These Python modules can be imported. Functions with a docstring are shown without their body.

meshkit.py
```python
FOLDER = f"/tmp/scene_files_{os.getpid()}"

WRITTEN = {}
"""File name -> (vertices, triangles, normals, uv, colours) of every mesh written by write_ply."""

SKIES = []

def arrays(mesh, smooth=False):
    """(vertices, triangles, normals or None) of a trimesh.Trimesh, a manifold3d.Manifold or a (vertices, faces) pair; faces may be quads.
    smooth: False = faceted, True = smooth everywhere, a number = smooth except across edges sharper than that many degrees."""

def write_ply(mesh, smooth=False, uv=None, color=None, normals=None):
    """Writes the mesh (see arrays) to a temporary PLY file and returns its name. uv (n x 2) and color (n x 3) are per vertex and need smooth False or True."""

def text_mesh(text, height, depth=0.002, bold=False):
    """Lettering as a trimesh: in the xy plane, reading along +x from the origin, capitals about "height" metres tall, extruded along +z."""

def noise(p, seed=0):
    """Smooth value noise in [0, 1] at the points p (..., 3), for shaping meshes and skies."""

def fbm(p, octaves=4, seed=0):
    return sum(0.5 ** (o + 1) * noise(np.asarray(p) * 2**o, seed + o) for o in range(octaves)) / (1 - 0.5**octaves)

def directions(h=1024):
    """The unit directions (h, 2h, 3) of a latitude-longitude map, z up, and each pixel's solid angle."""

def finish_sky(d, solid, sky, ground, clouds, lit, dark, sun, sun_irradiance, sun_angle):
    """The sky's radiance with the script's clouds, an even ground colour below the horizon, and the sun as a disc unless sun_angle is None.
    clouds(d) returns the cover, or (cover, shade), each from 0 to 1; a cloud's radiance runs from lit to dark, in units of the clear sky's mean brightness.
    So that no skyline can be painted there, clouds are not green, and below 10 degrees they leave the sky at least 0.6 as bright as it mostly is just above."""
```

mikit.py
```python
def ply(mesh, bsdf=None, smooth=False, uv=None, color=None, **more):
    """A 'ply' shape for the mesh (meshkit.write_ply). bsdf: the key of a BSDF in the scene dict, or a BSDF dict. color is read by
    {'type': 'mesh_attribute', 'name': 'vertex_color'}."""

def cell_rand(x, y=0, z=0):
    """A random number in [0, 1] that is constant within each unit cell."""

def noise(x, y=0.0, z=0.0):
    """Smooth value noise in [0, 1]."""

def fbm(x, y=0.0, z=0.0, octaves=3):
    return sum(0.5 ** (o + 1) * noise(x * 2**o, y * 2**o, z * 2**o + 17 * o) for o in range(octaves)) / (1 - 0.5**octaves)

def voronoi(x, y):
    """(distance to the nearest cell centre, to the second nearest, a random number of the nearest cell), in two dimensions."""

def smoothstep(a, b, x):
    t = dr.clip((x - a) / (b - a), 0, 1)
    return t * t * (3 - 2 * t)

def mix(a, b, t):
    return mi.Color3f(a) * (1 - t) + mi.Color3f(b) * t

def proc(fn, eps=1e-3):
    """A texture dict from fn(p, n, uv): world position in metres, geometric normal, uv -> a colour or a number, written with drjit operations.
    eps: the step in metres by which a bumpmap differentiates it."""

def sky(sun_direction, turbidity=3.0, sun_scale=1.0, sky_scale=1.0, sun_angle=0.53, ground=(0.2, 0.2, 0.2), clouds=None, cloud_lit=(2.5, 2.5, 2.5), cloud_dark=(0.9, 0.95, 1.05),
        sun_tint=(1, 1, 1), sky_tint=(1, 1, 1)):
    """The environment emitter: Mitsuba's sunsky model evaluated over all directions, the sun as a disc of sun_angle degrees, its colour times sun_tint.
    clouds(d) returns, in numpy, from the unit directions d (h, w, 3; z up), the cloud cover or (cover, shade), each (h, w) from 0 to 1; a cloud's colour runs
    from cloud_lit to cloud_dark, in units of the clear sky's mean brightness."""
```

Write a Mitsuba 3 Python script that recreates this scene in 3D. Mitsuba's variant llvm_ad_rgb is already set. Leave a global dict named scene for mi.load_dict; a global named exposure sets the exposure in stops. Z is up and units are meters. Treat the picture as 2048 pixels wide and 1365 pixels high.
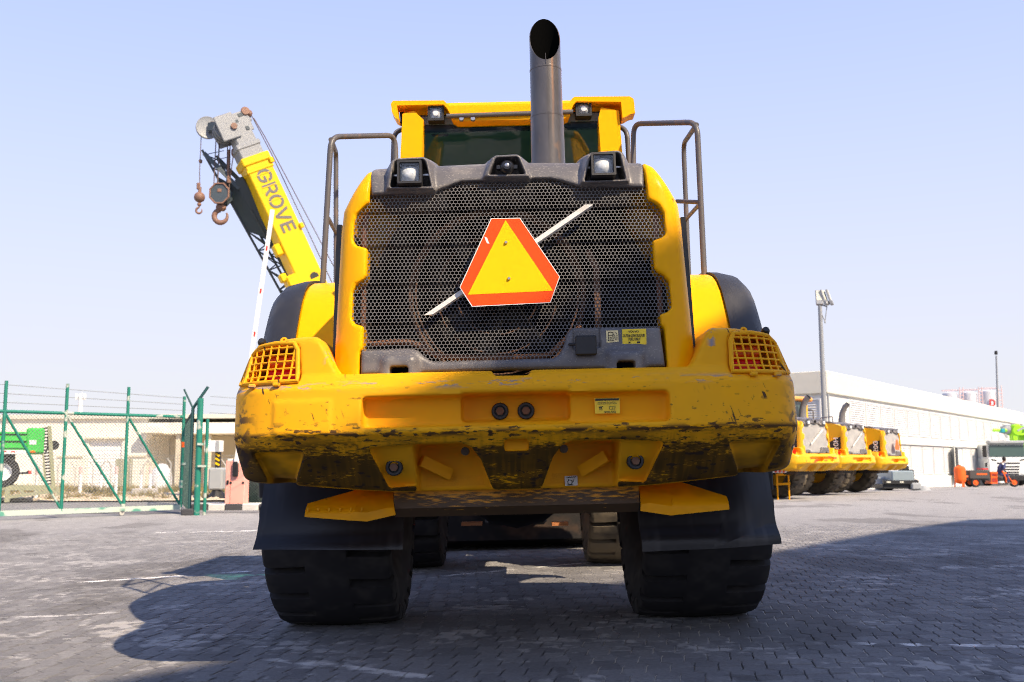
import math, random
import numpy as np, trimesh, manifold3d as m3
import drjit as dr, mitsuba as mi, mikit, meshkit
from shapely.geometry import Polygon, Point, LineString
from shapely import affinity

T = mi.ScalarTransform4f
PI = math.pi
rnd = random.Random(7)
scene, labels = {'type': 'scene'}, {}

# ------------------------------------------------------------------ camera, sky, exposure
F, PITCH, ROLL, EYE = 1991.0, math.radians(7.1), math.radians(0.2), (0.0, 0.0, 1.0)
cp_, sp_ = math.cos(PITCH), math.sin(PITCH)
fwd, upv = np.array([0, cp_, sp_]), np.array([0, -sp_, cp_])
upr = math.cos(ROLL) * upv + math.sin(ROLL) * np.array([1.0, 0, 0])
scene['camera'] = {'type': 'thinlens', 'fov': 2 * math.degrees(math.atan(1024 / F)), 'fov_axis': 'x', 'near_clip': 0.05, 'far_clip': 4000.0,
                   'aperture_radius': 0.0035, 'focus_distance': 4.8,
                   'to_world': T().look_at(origin=list(EYE), target=list(np.array(EYE) + fwd), up=list(upr))}
SUN = np.array([0.72, -0.86, 1.0])


def haze_cover(d):
    e = np.maximum(np.degrees(np.arcsin(np.clip(d[..., 2], -1, 1))), 0)
    t = np.clip(e / 24.0, 0, 1)
    return 0.16 + 0.82 * np.exp(-(e / 33.0) ** 1.6), t * t * (3 - 2 * t)


scene['sky'] = mikit.sky(SUN.tolist(), turbidity=3.0, ground=(0.25, 0.24, 0.22), sun_scale=1.55, sky_scale=2.0, sky_tint=(0.80, 0.95, 1.25), clouds=haze_cover,
                         cloud_lit=(1.46, 1.44, 1.47), cloud_dark=(1.28, 1.34, 1.82))
exposure = 1.65



def at(px, py, y):
    """The world point at depth y (metres ahead of the camera) that lies in the direction measured off the photograph (2048 x 1365)."""
    u, v = px - 1024.0, py - 682.5
    c, s = math.cos(ROLL), math.sin(ROLL)
    u, v = u * c - v * s, v * c + u * s
    r = np.array([u / F, cp_ + v / F * sp_, sp_ - v / F * cp_])
    return np.array(EYE) + r * (y / r[1])


def sstep(a, b, x):
    t = np.clip((np.asarray(x, float) - a) / (b - a), 0, 1)
    return t * t * (3 - 2 * t)


def gh(x, y):
    """height of the ground: a slight crossfall where the loader stands, a long fall towards the drains far behind"""
    x, y = np.asarray(x, float), np.asarray(y, float)
    yy = np.clip(y - 32, 0, 60)
    drop = -0.015 * np.where(yy < 6, yy * yy / 12, yy - 3)
    return 0.0192 * 4 * np.tanh(x / 4) * (1 - sstep(12, 20, y)) + drop


# ------------------------------------------------------------------ helpers
def mat(name, d):
    scene[name] = d
    return name


def rgbd(c):
    return {'type': 'rgb', 'value': [float(v) for v in c]}


def tex(c):
    return mikit.proc(c) if callable(c) else (rgbd(c) if isinstance(c, (tuple, list)) else c)


def prin(name, color, rough=0.5, two=True, **kw):
    b = {'type': 'principled', 'base_color': tex(color), 'roughness': mikit.proc(rough) if callable(rough) else rough, **kw}
    return mat(name, {'type': 'twosided', 'nested': b} if two else b)


def numbered(key):
    if key not in USED:
        USED.add(key)
        return key
    n = 1
    while f'{key}_{n:03d}' in USED:
        n += 1
    USED.add(f'{key}_{n:03d}')
    return f'{key}_{n:03d}'


USED = set()
WORLD = {}


def add(name, mesh, m, parent=None, smooth=False, tw=None, **kw):
    key = numbered((parent + '__' + name) if parent else name)
    d = mesh if isinstance(mesh, dict) else mikit.ply(mesh, m, smooth=smooth, **kw)
    if isinstance(mesh, dict):
        d = dict(mesh)
        if m:
            d['bsdf'] = {'type': 'ref', 'id': m}
    w = tw if tw is not None else WORLD.get(parent.split('__')[0] if parent else key)
    if w is not None:
        d['to_world'] = w
    scene[key] = d
    return key


def thing(name, label, cat, group=None, tw=None):
    key = numbered(name)
    if tw is not None:
        WORLD[key] = tw
    labels[key] = {'label': label, 'category': cat}
    if group:
        labels[key]['group'] = group
    return key


def tag(key, label, cat=None, group=None, kind=None):
    labels[key] = {k: v for k, v in dict(label=label, category=cat, group=group, kind=kind).items() if v}
    return key


def struct(name, mesh, m, label=None, smooth=False, **kw):
    k = add(name, mesh, m, smooth=smooth, **kw)
    return tag(k, label, kind='structure')


def cat(*ms):
    ms = [x for x in ms if x is not None]
    return trimesh.util.concatenate([trimesh.Trimesh(x.vertices, x.faces, process=False) for x in ms])


def man(m):
    q = m.to_mesh()
    return trimesh.Trimesh(q.vert_properties[:, :3], q.tri_verts, process=False)


def box(c, s, bev=0.0, rot=None):
    """box at centre c of full size s, its edges chamfered by bev"""
    if bev > 0:
        b, h = min(bev, min(s) * 0.45), np.array(s, float) / 2
        pts = []
        for sx in (-1, 1):
            for sy in (-1, 1):
                for sz in (-1, 1):
                    k = np.array([sx, sy, sz])
                    for a in range(3):
                        e = h - b
                        e[a] = h[a]
                        pts.append(k * e)
        m = trimesh.convex.convex_hull(np.array(pts))
    else:
        m = trimesh.creation.box(s)
    if rot is not None:
        m.apply_transform(rot)
    m.apply_translation(c)
    return m


def Rx(a):
    return trimesh.transformations.rotation_matrix(a, [1, 0, 0])


def Ry(a):
    return trimesh.transformations.rotation_matrix(a, [0, 1, 0])


def Rz(a):
    return trimesh.transformations.rotation_matrix(a, [0, 0, 1])


def beam(p0, p1, w, h, up=(0, 0, 1)):
    """rectangular bar from p0 to p1, w across, h along up"""
    p0, p1 = np.asarray(p0, float), np.asarray(p1, float)
    a = p1 - p0
    L = np.linalg.norm(a)
    a /= L
    s = np.cross(a, up)
    if np.linalg.norm(s) < 1e-6:
        s = np.cross(a, [0, 1, 0])
    s /= np.linalg.norm(s)
    u = np.cross(s, a)
    m = trimesh.creation.box((L, w, h))
    M = np.eye(4)
    M[:3, 0], M[:3, 1], M[:3, 2], M[:3, 3] = a, -s, u, (p0 + p1) / 2
    m.apply_transform(M)
    return m


def tube(path, r, n=10, closed=False, caps=True):
    """round tube along a polyline; r a number or one per point"""
    P = np.asarray(path, float)
    N = len(P)
    r = np.broadcast_to(r, N)
    tang = np.zeros_like(P)
    for i in range(N):
        a = P[(i - 1) % N] if (closed or i) else P[i]
        b = P[(i + 1) % N] if (closed or i < N - 1) else P[i]
        t1 = P[i] - a
        t2 = b - P[i]
        l1, l2 = np.linalg.norm(t1), np.linalg.norm(t2)
        t = (t1 / l1 if l1 > 1e-9 else 0) + (t2 / l2 if l2 > 1e-9 else 0)
        tang[i] = t / max(np.linalg.norm(t), 1e-9)
    u = np.cross(tang[0], [0, 0, 1.0])
    if np.linalg.norm(u) < 1e-3:
        u = np.cross(tang[0], [0, 1.0, 0])
    u /= np.linalg.norm(u)
    ang = np.arange(n) * 2 * PI / n
    V = []
    for i in range(N):
        u = u - tang[i] * np.dot(u, tang[i])
        u /= np.linalg.norm(u)
        w = np.cross(tang[i], u)
        V.append(P[i] + r[i] * (np.cos(ang)[:, None] * u + np.sin(ang)[:, None] * w))
    V = np.vstack(V)
    Fc = []
    for i in range(N if closed else N - 1):
        a, b = i * n, ((i + 1) % N) * n
        for k in range(n):
            k2 = (k + 1) % n
            Fc += [[a + k, a + k2, b + k2], [a + k, b + k2, b + k]]
    if caps and not closed:
        V = np.vstack([V, P[0], P[-1]])
        c0, c1, e = len(V) - 2, len(V) - 1, (N - 1) * n
        for k in range(n):
            k2 = (k + 1) % n
            Fc += [[c0, k2, k], [c1, e + k, e + k2]]
    return trimesh.Trimesh(V, Fc, process=False)


def fillet(pts, r, n=6):
    """polyline with its inner corners rounded"""
    P = [np.asarray(p, float) for p in pts]
    out = [P[0]]
    for i in range(1, len(P) - 1):
        a, b = P[i - 1] - P[i], P[i + 1] - P[i]
        la, lb = np.linalg.norm(a), np.linalg.norm(b)
        d = min(r, la * .45, lb * .45)
        p0, p1 = P[i] + a / la * d, P[i] + b / lb * d
        for t in np.linspace(0, 1, n):
            out.append((1 - t) ** 2 * p0 + 2 * t * (1 - t) * P[i] + t * t * p1)
    return out + [P[-1]]


def lathe(prof, c=(0, 0, 0), axis=(0, 0, 1), n=32):
    m = trimesh.creation.revolve(np.array(prof, float), sections=n)
    M = trimesh.geometry.align_vectors([0, 0, 1], axis)
    m.apply_transform(M)
    m.apply_translation(c)
    return m


def prism(pts, depth):
    """polygon (shapely or points) extruded along +z from 0"""
    p = pts if hasattr(pts, 'exterior') else Polygon(pts)
    return trimesh.creation.extrude_polygon(p, depth, engine='earcut')


def prism_y(pts_xz, y0, y1):
    """polygon in x, z extruded from y0 to y1"""
    m = prism(pts_xz, y1 - y0)
    v = m.vertices.copy()
    m.vertices = np.stack([v[:, 0], y1 - v[:, 2], v[:, 1]], 1)
    return m


def prism_x(pts_yz, x0, x1):
    m = prism(pts_yz, x1 - x0)
    v = m.vertices.copy()
    m.vertices = np.stack([x0 + v[:, 2], v[:, 0], v[:, 1]], 1)
    return m


def text_y(text, h, c, depth=0.002, bold=True, width=None, spin=0.0):
    """lettering that faces -y, centred on c"""
    m = meshkit.text_mesh(text, h, depth, bold)
    b = m.bounds
    m.apply_translation([-(b[0][0] + b[1][0]) / 2, -(b[0][1] + b[1][1]) / 2, 0])
    if width:
        m.apply_scale([width / (b[1][0] - b[0][0]), 1, 1])
    m.apply_transform(Rz(spin))
    m.apply_transform(Rx(PI / 2))
    m.apply_translation(c)
    return m


def frame_tf(o, x, y, z):
    M = np.eye(4)
    M[:3, 0], M[:3, 1], M[:3, 2], M[:3, 3] = x, y, z, o
    return M


def hull_chain(pts, rs, n=12):
    parts = []
    for (a, ra), (b, rb) in zip(zip(pts[:-1], rs[:-1]), zip(pts[1:], rs[1:])):
        parts.append(m3.Manifold.batch_hull([m3.Manifold.sphere(ra, n).translate(list(map(float, a))), m3.Manifold.sphere(rb, n).translate(list(map(float, b)))]))
    return parts


# ------------------------------------------------------------------ shapes from signed distances
def nets(Fv, o, h):
    """naive surface nets of the field Fv (negative inside) sampled from o with step h"""
    S = Fv < 0
    c = [S[i:Fv.shape[0] - 1 + i, j:Fv.shape[1] - 1 + j, k:Fv.shape[2] - 1 + k] for i in (0, 1) for j in (0, 1) for k in (0, 1)]
    cnt = sum(x.astype(np.int8) for x in c)
    act = (cnt > 0) & (cnt < 8)
    ijk = np.argwhere(act)
    idx = np.full(act.shape, -1, np.int64)
    idx[tuple(ijk.T)] = np.arange(len(ijk))
    offs = np.array([[i, j, k] for i in (0, 1) for j in (0, 1) for k in (0, 1)])
    vals = np.stack([Fv[tuple((ijk + q).T)] for q in offs], 1)
    acc, num = np.zeros((len(ijk), 3)), np.zeros(len(ijk))
    for a in range(8):
        for b in range(a + 1, 8):
            if np.abs(offs[a] - offs[b]).sum() == 1:
                va, vb = vals[:, a], vals[:, b]
                x = (va < 0) != (vb < 0)
                t = np.where(x, va / np.where(x, va - vb, 1), 0)[:, None]
                acc += np.where(x[:, None], offs[a] * (1 - t) + offs[b] * t, 0)
                num += x
    V = (ijk + acc / num[:, None]) * h + o
    Q = []
    for ax in range(3):
        n1, n2 = (ax + 1) % 3, (ax + 2) % 3
        sl0, sl1 = [slice(None)] * 3, [slice(None)] * 3
        sl0[ax], sl1[ax] = slice(0, -1), slice(1, None)
        A, B = S[tuple(sl0)], S[tuple(sl1)]
        e = np.argwhere(A != B)
        e = e[(e[:, n1] > 0) & (e[:, n2] > 0) & (e[:, n1] < Fv.shape[n1] - 1) & (e[:, n2] < Fv.shape[n2] - 1)]
        fl = A[tuple(e.T)]
        d1, d2 = np.eye(3, dtype=int)[n1], np.eye(3, dtype=int)[n2]
        q = np.stack([idx[tuple((e - d1 - d2).T)], idx[tuple((e - d2).T)], idx[tuple(e.T)], idx[tuple((e - d1).T)]], 1)
        q[~fl] = q[~fl][:, ::-1]
        Q.append(q)
    Q = np.vstack(Q)
    return trimesh.Trimesh(V, np.vstack([Q[:, [0, 1, 2]], Q[:, [0, 2, 3]]]), process=False)


def grid(lo, hi, h):
    ax = [np.arange(l, u + h, h) for l, u in zip(lo, hi)]
    return ax[0][:, None, None], ax[1][None, :, None], ax[2][None, None, :], np.array(lo)


def smin(a, b, k):
    t = np.clip(0.5 + 0.5 * (b - a) / k, 0, 1)
    return b * (1 - t) + a * t - k * t * (1 - t)


def smax(a, b, k):
    return -smin(-a, -b, k)


def rbox(x, y, z, c, s, r):
    q = [np.abs(v - cc) - ss / 2 + r for v, cc, ss in zip((x, y, z), c, s)]
    out = np.sqrt(sum(np.maximum(v, 0) ** 2 for v in q))
    return out + np.minimum(np.maximum(np.maximum(q[0], q[1]), q[2]), 0) - r


def poly2(P, x, z):
    """signed distance to a shapely polygon on the grid x (nx,1,1), z (1,1,nz)"""
    X, Z = np.broadcast_arrays(x[:, 0, 0][:, None], z[0, 0, :][None, :])
    d, inside = np.full(X.shape, 1e9), np.zeros(X.shape, bool)
    pts = np.array(P.exterior.coords)
    for (x0, z0), (x1, z1) in zip(pts[:-1], pts[1:]):
        ex, ez = x1 - x0, z1 - z0
        l2 = ex * ex + ez * ez
        if l2 < 1e-14:
            continue
        t = np.clip(((X - x0) * ex + (Z - z0) * ez) / l2, 0, 1)
        d = np.minimum(d, np.hypot(X - x0 - t * ex, Z - z0 - t * ez))
        cr = (z0 > Z) != (z1 > Z)
        xi = x0 + (Z - z0) * ex / (ez if abs(ez) > 1e-12 else 1e-12)
        inside ^= cr & (X < xi)
    return np.where(inside, -d, d)[:, None, :]


def rounded(P, r):
    return P.buffer(-r).buffer(2 * r).buffer(-r)


# ------------------------------------------------------------------ materials
f3, nz, vor, ss, mixc = mikit.fbm, mikit.noise, mikit.voronoi, mikit.smoothstep, mikit.mix
YEL = (0.90, 0.415, 0.001)


def zl(p):
    return p.z - 0.0192 * p.x


def cw_masks(p):
    z, x = zl(p), p.x - 0.04
    g = f3(p.x * 6, p.y * 6, p.z * 16, 4)
    fine = f3(p.x * 60, p.y * 60, p.z * 150, 3)
    streak = f3(p.x * 70, p.y * 3, p.z * 8, 2)
    w = 1.355 - 0.028 * ss(1.155, 0.90, z) - 0.070 * ss(1.34, 1.64, z)
    q = dr.power(dr.minimum(dr.abs(x) / w, 0.995), 5.0)
    ys = 5.15 - 0.70 * dr.power(1 - q, 0.2) + dr.maximum(1.155 - z, 0) * 1.127 * (1 - 0.55 * ss(0.75, 1.35, dr.abs(x))) + dr.maximum(z - 1.155, 0) * 0.12
    onface = 1 - ss(0.012, 0.028, p.y - ys)
    onface = dr.maximum(onface, ss(1.31, 1.33, dr.abs(x)))
    under = ss(1.15, 1.09, z) * onface * ss(0.42, 0.58, g * 0.55 + fine * 0.45 + 0.20 * ss(1.13, 1.0, z) - 0.02)
    soot = ss(1.17, 1.06, z) * onface * ss(0.30, 0.62, streak * 0.5 + g * 0.5)
    crease = dr.exp(-dr.square((z - 1.150) / 0.016)) * ss(0.44, 0.54, f3(p.x * 11, p.y * 11, p.z * 50, 4) * 0.7 + 0.3 * fine)
    lip = dr.exp(-dr.square((z - 1.372) / 0.016)) * ss(0.53, 0.60, f3(p.x * 7, p.y * 7, p.z * 46, 4) * 0.75 + 0.25 * fine)
    sp = f3(p.x * 42 + 4, p.y * 30, p.z * 60, 4)
    knock = ss(0.70, 0.73, sp) * onface * ss(1.1, 1.2, z) * ss(0.25, 0.7, f3(p.x * 3 + 2, p.y * 3, p.z * 3, 2))
    low = onface * ss(1.24, 1.16, z) * ss(0.62, 0.67, f3(p.x * 30 + 1, p.y * 30, p.z * 60, 4))
    scr = ss(0.80, 0.84, nz(p.x * 160 + p.z * 60, p.z * 14 - p.x * 9, 3.0)) * ss(0.60, 0.70, nz(p.x * 9, p.z * 9, 7.0)) * ss(1.1, 1.2, z) * ss(0.6, 0.9, dr.abs(x))
    side = ss(1.18, 1.29, dr.abs(x)) * ss(0.50, 0.62, f3(p.x * 20, p.y * 26, p.z * 24 + 3, 4)) * ss(1.42, 1.2, z)
    edge = ss(0.54, 0.60, f3(p.x * 30 + 9, p.y * 20, p.z * 16, 4)) * dr.exp(-dr.square((dr.abs(x) - 0.885) / 0.016)) * ss(1.43, 1.46, z)
    return under, soot, crease, lip, dr.maximum(dr.maximum(knock, scr), low), side, edge


def cw_color(p, n, uv):
    under, soot, crease, lip, knock, side, edge = cw_masks(p)
    c = mixc(YEL, (0.72, 0.34, 0.02), f3(p.x * 3, p.y * 3, p.z * 3, 3))
    dust = ss(0.45, 0.75, f3(p.x * 6, p.y * 6, p.z * 2, 3))
    c = mixc(c, (0.74, 0.36, 0.02), 0.25 * dust)
    padz = ss(1.12, 1.05, zl(p)) * ss(0.93, 0.97, dr.abs(p.x - 0.04)) * f3(p.x * 8, p.y * 8, p.z * 14, 3)
    c = mixc(c, (0.13, 0.07, 0.010), dr.maximum(0.72 * soot, dr.minimum(1.25 * padz, 0.85)))
    c = mixc(c, (0.034, 0.023, 0.011), 0.86 * under)
    c = mixc(c, (0.03, 0.02, 0.02), dr.maximum(crease, dr.maximum(knock, side)) * 0.92)
    c = mixc(c, (0.22, 0.22, 0.25), dr.maximum(lip, edge) * 0.9)
    return c


def cw_rough(p, n, uv):
    under, soot, crease, lip, knock, side, edge = cw_masks(p)
    return 0.36 + 0.35 * dr.maximum(dr.maximum(under, soot * 0.7), dr.maximum(lip, crease)) + 0.12 * f3(p.x * 9, p.y * 9, p.z * 9, 2)


prin('mat_cast_yellow', cw_color, cw_rough, specular=0.08)


def yel_clean(p, n, uv):
    d = ss(0.5, 0.8, f3(p.x * 4, p.y * 4, p.z * 1.6, 3))
    return mixc(YEL, (0.82, 0.39, 0.015), 0.25 * d)


prin('mat_yellow', yel_clean, lambda p, n, uv: 0.26 + 0.12 * f3(p.x * 5, p.y * 5, p.z * 5, 2), specular=0.12)
prin('mat_yellow_far', (0.82, 0.42, 0.010), 0.35, specular=0.4)
prin('mat_yellow_dirty', lambda p, n, uv: mixc((0.66, 0.29, 0.01), (0.03, 0.022, 0.015), 0.93 * ss(0.40, 0.60, f3(p.x * 24, p.y * 9, p.z * 110, 4) * 0.65 + f3(p.x * 5, p.y * 3, p.z * 3, 2) * 0.35 + 3.4 * (0.855 - zl(p)))), 0.55)
prin('mat_orange_plate', lambda p, n, uv: mixc((0.78, 0.33, 0.002), (0.35, 0.15, 0.01), 0.4 * ss(0.5, 0.8, f3(p.x * 7, p.y * 7, p.z * 7, 3))), 0.45, specular=0.15)
prin('mat_grey_plastic', lambda p, n, uv: mixc((0.105, 0.10, 0.105), (0.22, 0.20, 0.18), 0.55 * ss(0.52, 0.72, f3(p.x * 9, p.y * 9, p.z * 7, 4)) + 0.6 * ss(0.70, 0.78, nz(p.x * 160, p.y * 160, p.z * 160))), lambda p, n, uv: 0.36 + 0.2 * f3(p.x * 12, p.y * 12, p.z * 12, 2))
prin('mat_grille', lambda p, n, uv: mixc((0.125, 0.125, 0.13), (0.19, 0.183, 0.178), f3(p.x * 5, p.y * 5, p.z * 5, 3)), 0.45)
prin('mat_black', (0.014, 0.014, 0.016), 0.5)
prin('mat_black_gloss', (0.012, 0.012, 0.014), 0.22)
prin('mat_rubber', lambda p, n, uv: mixc((0.022, 0.022, 0.025), (0.05, 0.047, 0.045), ss(0.45, 0.8, f3(p.x * 6, p.y * 6, p.z * 3, 3))), 0.5)
prin('mat_flap', lambda p, n, uv: mixc((0.010, 0.010, 0.013), (0.030, 0.028, 0.030), ss(0.5, 0.85, f3(p.x * 22, p.y * 5, p.z * 2, 3))), 0.42)
prin('mat_tyre', lambda p, n, uv: mixc((0.023, 0.022, 0.024), (0.042, 0.039, 0.037), ss(0.40, 0.80, f3(p.x * 9, p.y * 9, p.z * 9, 4))), 0.75, specular=0.25)
prin('mat_tyre_dusty', lambda p, n, uv: mixc((0.16, 0.13, 0.09), (0.045, 0.04, 0.034), ss(0.4, 0.75, f3(p.x * 5, p.y * 5, p.z * 5, 4))), 0.9)
prin('mat_rail', lambda p, n, uv: mixc((0.095, 0.088, 0.088), (0.18, 0.12, 0.085), 0.5 * ss(0.55, 0.75, f3(p.x * 20, p.y * 20, p.z * 9, 3))), 0.42)


def stack_color(p, n, uv):
    x = p.x - 0.257
    w = 0.012 * (nz(p.z * 7, 3.0) - 0.5)
    a = dr.exp(-dr.square((x - 0.028 + w) / 0.007)) * ss(2.75, 3.2, p.z) + dr.exp(-dr.square((x + 0.024 - w) / 0.006)) * ss(2.6, 3.3, p.z) * 0.7
    c = mixc((0.06, 0.056, 0.058), (0.135, 0.125, 0.125), f3(p.x * 14, p.y * 14, p.z * 5, 4))
    c = mixc(c, (0.26, 0.15, 0.085), 0.45 * ss(0.6, 0.75, f3(p.x * 26, p.y * 26, p.z * 8, 3)))
    return mixc(c, (0.36, 0.17, 0.08), dr.minimum(a, 1) * 0.8)


prin('mat_stack', stack_color, 0.27, metallic=0.35)
prin('mat_soot', (0.003, 0.003, 0.003), 0.95, specular=0.0)
prin('mat_lens_red', (0.80, 0.010, 0.006), 0.35, specular=0.3)
prin('mat_lens_amber', (0.90, 0.17, 0.006), 0.35, specular=0.3)
prin('mat_reflector', lambda p, n, uv: mixc((0.82, 0.85, 0.85), (0.55, 0.58, 0.60), f3(p.x * 60, p.y * 60, p.z * 60, 2)), 0.25, metallic=0.1)
mat('mat_lens', {'type': 'thindielectric', 'int_ior': 1.5})
mat('mat_cab_glass', {'type': 'thindielectric', 'int_ior': 1.52, 'specular_transmittance': rgbd((0.12, 0.40, 0.41))})
prin('mat_cab_inside', (0.035, 0.04, 0.045), 0.7)
prin('mat_cab_lining', (0.22, 0.27, 0.27), 0.8)
prin('mat_sign_red', (0.90, 0.075, 0.008), 0.4, specular=0.2)
prin('mat_sign_yellow', (0.94, 0.52, 0.002), 0.4, specular=0.15)
prin('mat_white', (0.78, 0.78, 0.77), 0.45)
prin('mat_white_dusty', lambda p, n, uv: mixc((0.66, 0.65, 0.62), (0.42, 0.39, 0.34), ss(0.5, 0.8, f3(p.x * 9, p.y * 9, p.z * 9, 3))), 0.5)
prin('mat_steel', (0.45, 0.45, 0.47), 0.3, metallic=0.9)
prin('mat_rust', lambda p, n, uv: mixc((0.06, 0.035, 0.025), (0.24, 0.12, 0.07), f3(p.x * 14, p.y * 14, p.z * 14, 4)), 0.8)
prin('mat_hose', lambda p, n, uv: mixc((0.26, 0.11, 0.055), (0.13, 0.065, 0.04), f3(p.x * 9, p.y * 9, p.z * 9, 3)), 0.7)
prin('mat_engine', lambda p, n, uv: mixc((0.008, 0.008, 0.009), (0.02, 0.018, 0.017), f3(p.x * 8, p.y * 8, p.z * 8, 3)), 0.7, specular=0.1)
prin('mat_sticker_yellow', (0.86, 0.62, 0.02), 0.4)
prin('mat_sticker_cream', (0.80, 0.66, 0.33), 0.4)
prin('mat_sticker_white', (0.55, 0.55, 0.52), 0.5)
prin('mat_ink', (0.015, 0.014, 0.013), 0.5)
prin('mat_bolt', lambda p, n, uv: mixc((0.02, 0.018, 0.016), (0.10, 0.06, 0.03), f3(p.x * 30, p.y * 30, p.z * 30, 3)), 0.45)
prin('mat_bucket', lambda p, n, uv: mixc((0.012, 0.011, 0.011), (0.06, 0.035, 0.022), ss(0.5, 0.8, f3(p.x * 4, p.y * 4, p.z * 4, 4))), 0.6)
prin('mat_axle', lambda p, n, uv: mixc((0.55, 0.20, 0.06), (0.25, 0.11, 0.05), f3(p.x * 6, p.y * 6, p.z * 6, 3)), 0.6)

# paved yard
PA, PW, PL = math.radians(2.0), 0.118, 0.238
pca, psa = math.cos(PA), math.sin(PA)


def line_mask(p, ax, ay, bx, by, w):
    dx, dy = bx - ax, by - ay
    L = math.hypot(dx, dy)
    t = ((p.x - ax) * dx + (p.y - ay) * dy) / L
    d = dr.abs((p.x - ax) * dy - (p.y - ay) * dx) / L
    return ss(w, w * 0.55, d) * ss(-0.1, 0.1, t) * ss(L + 0.1, L - 0.1, t)


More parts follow.
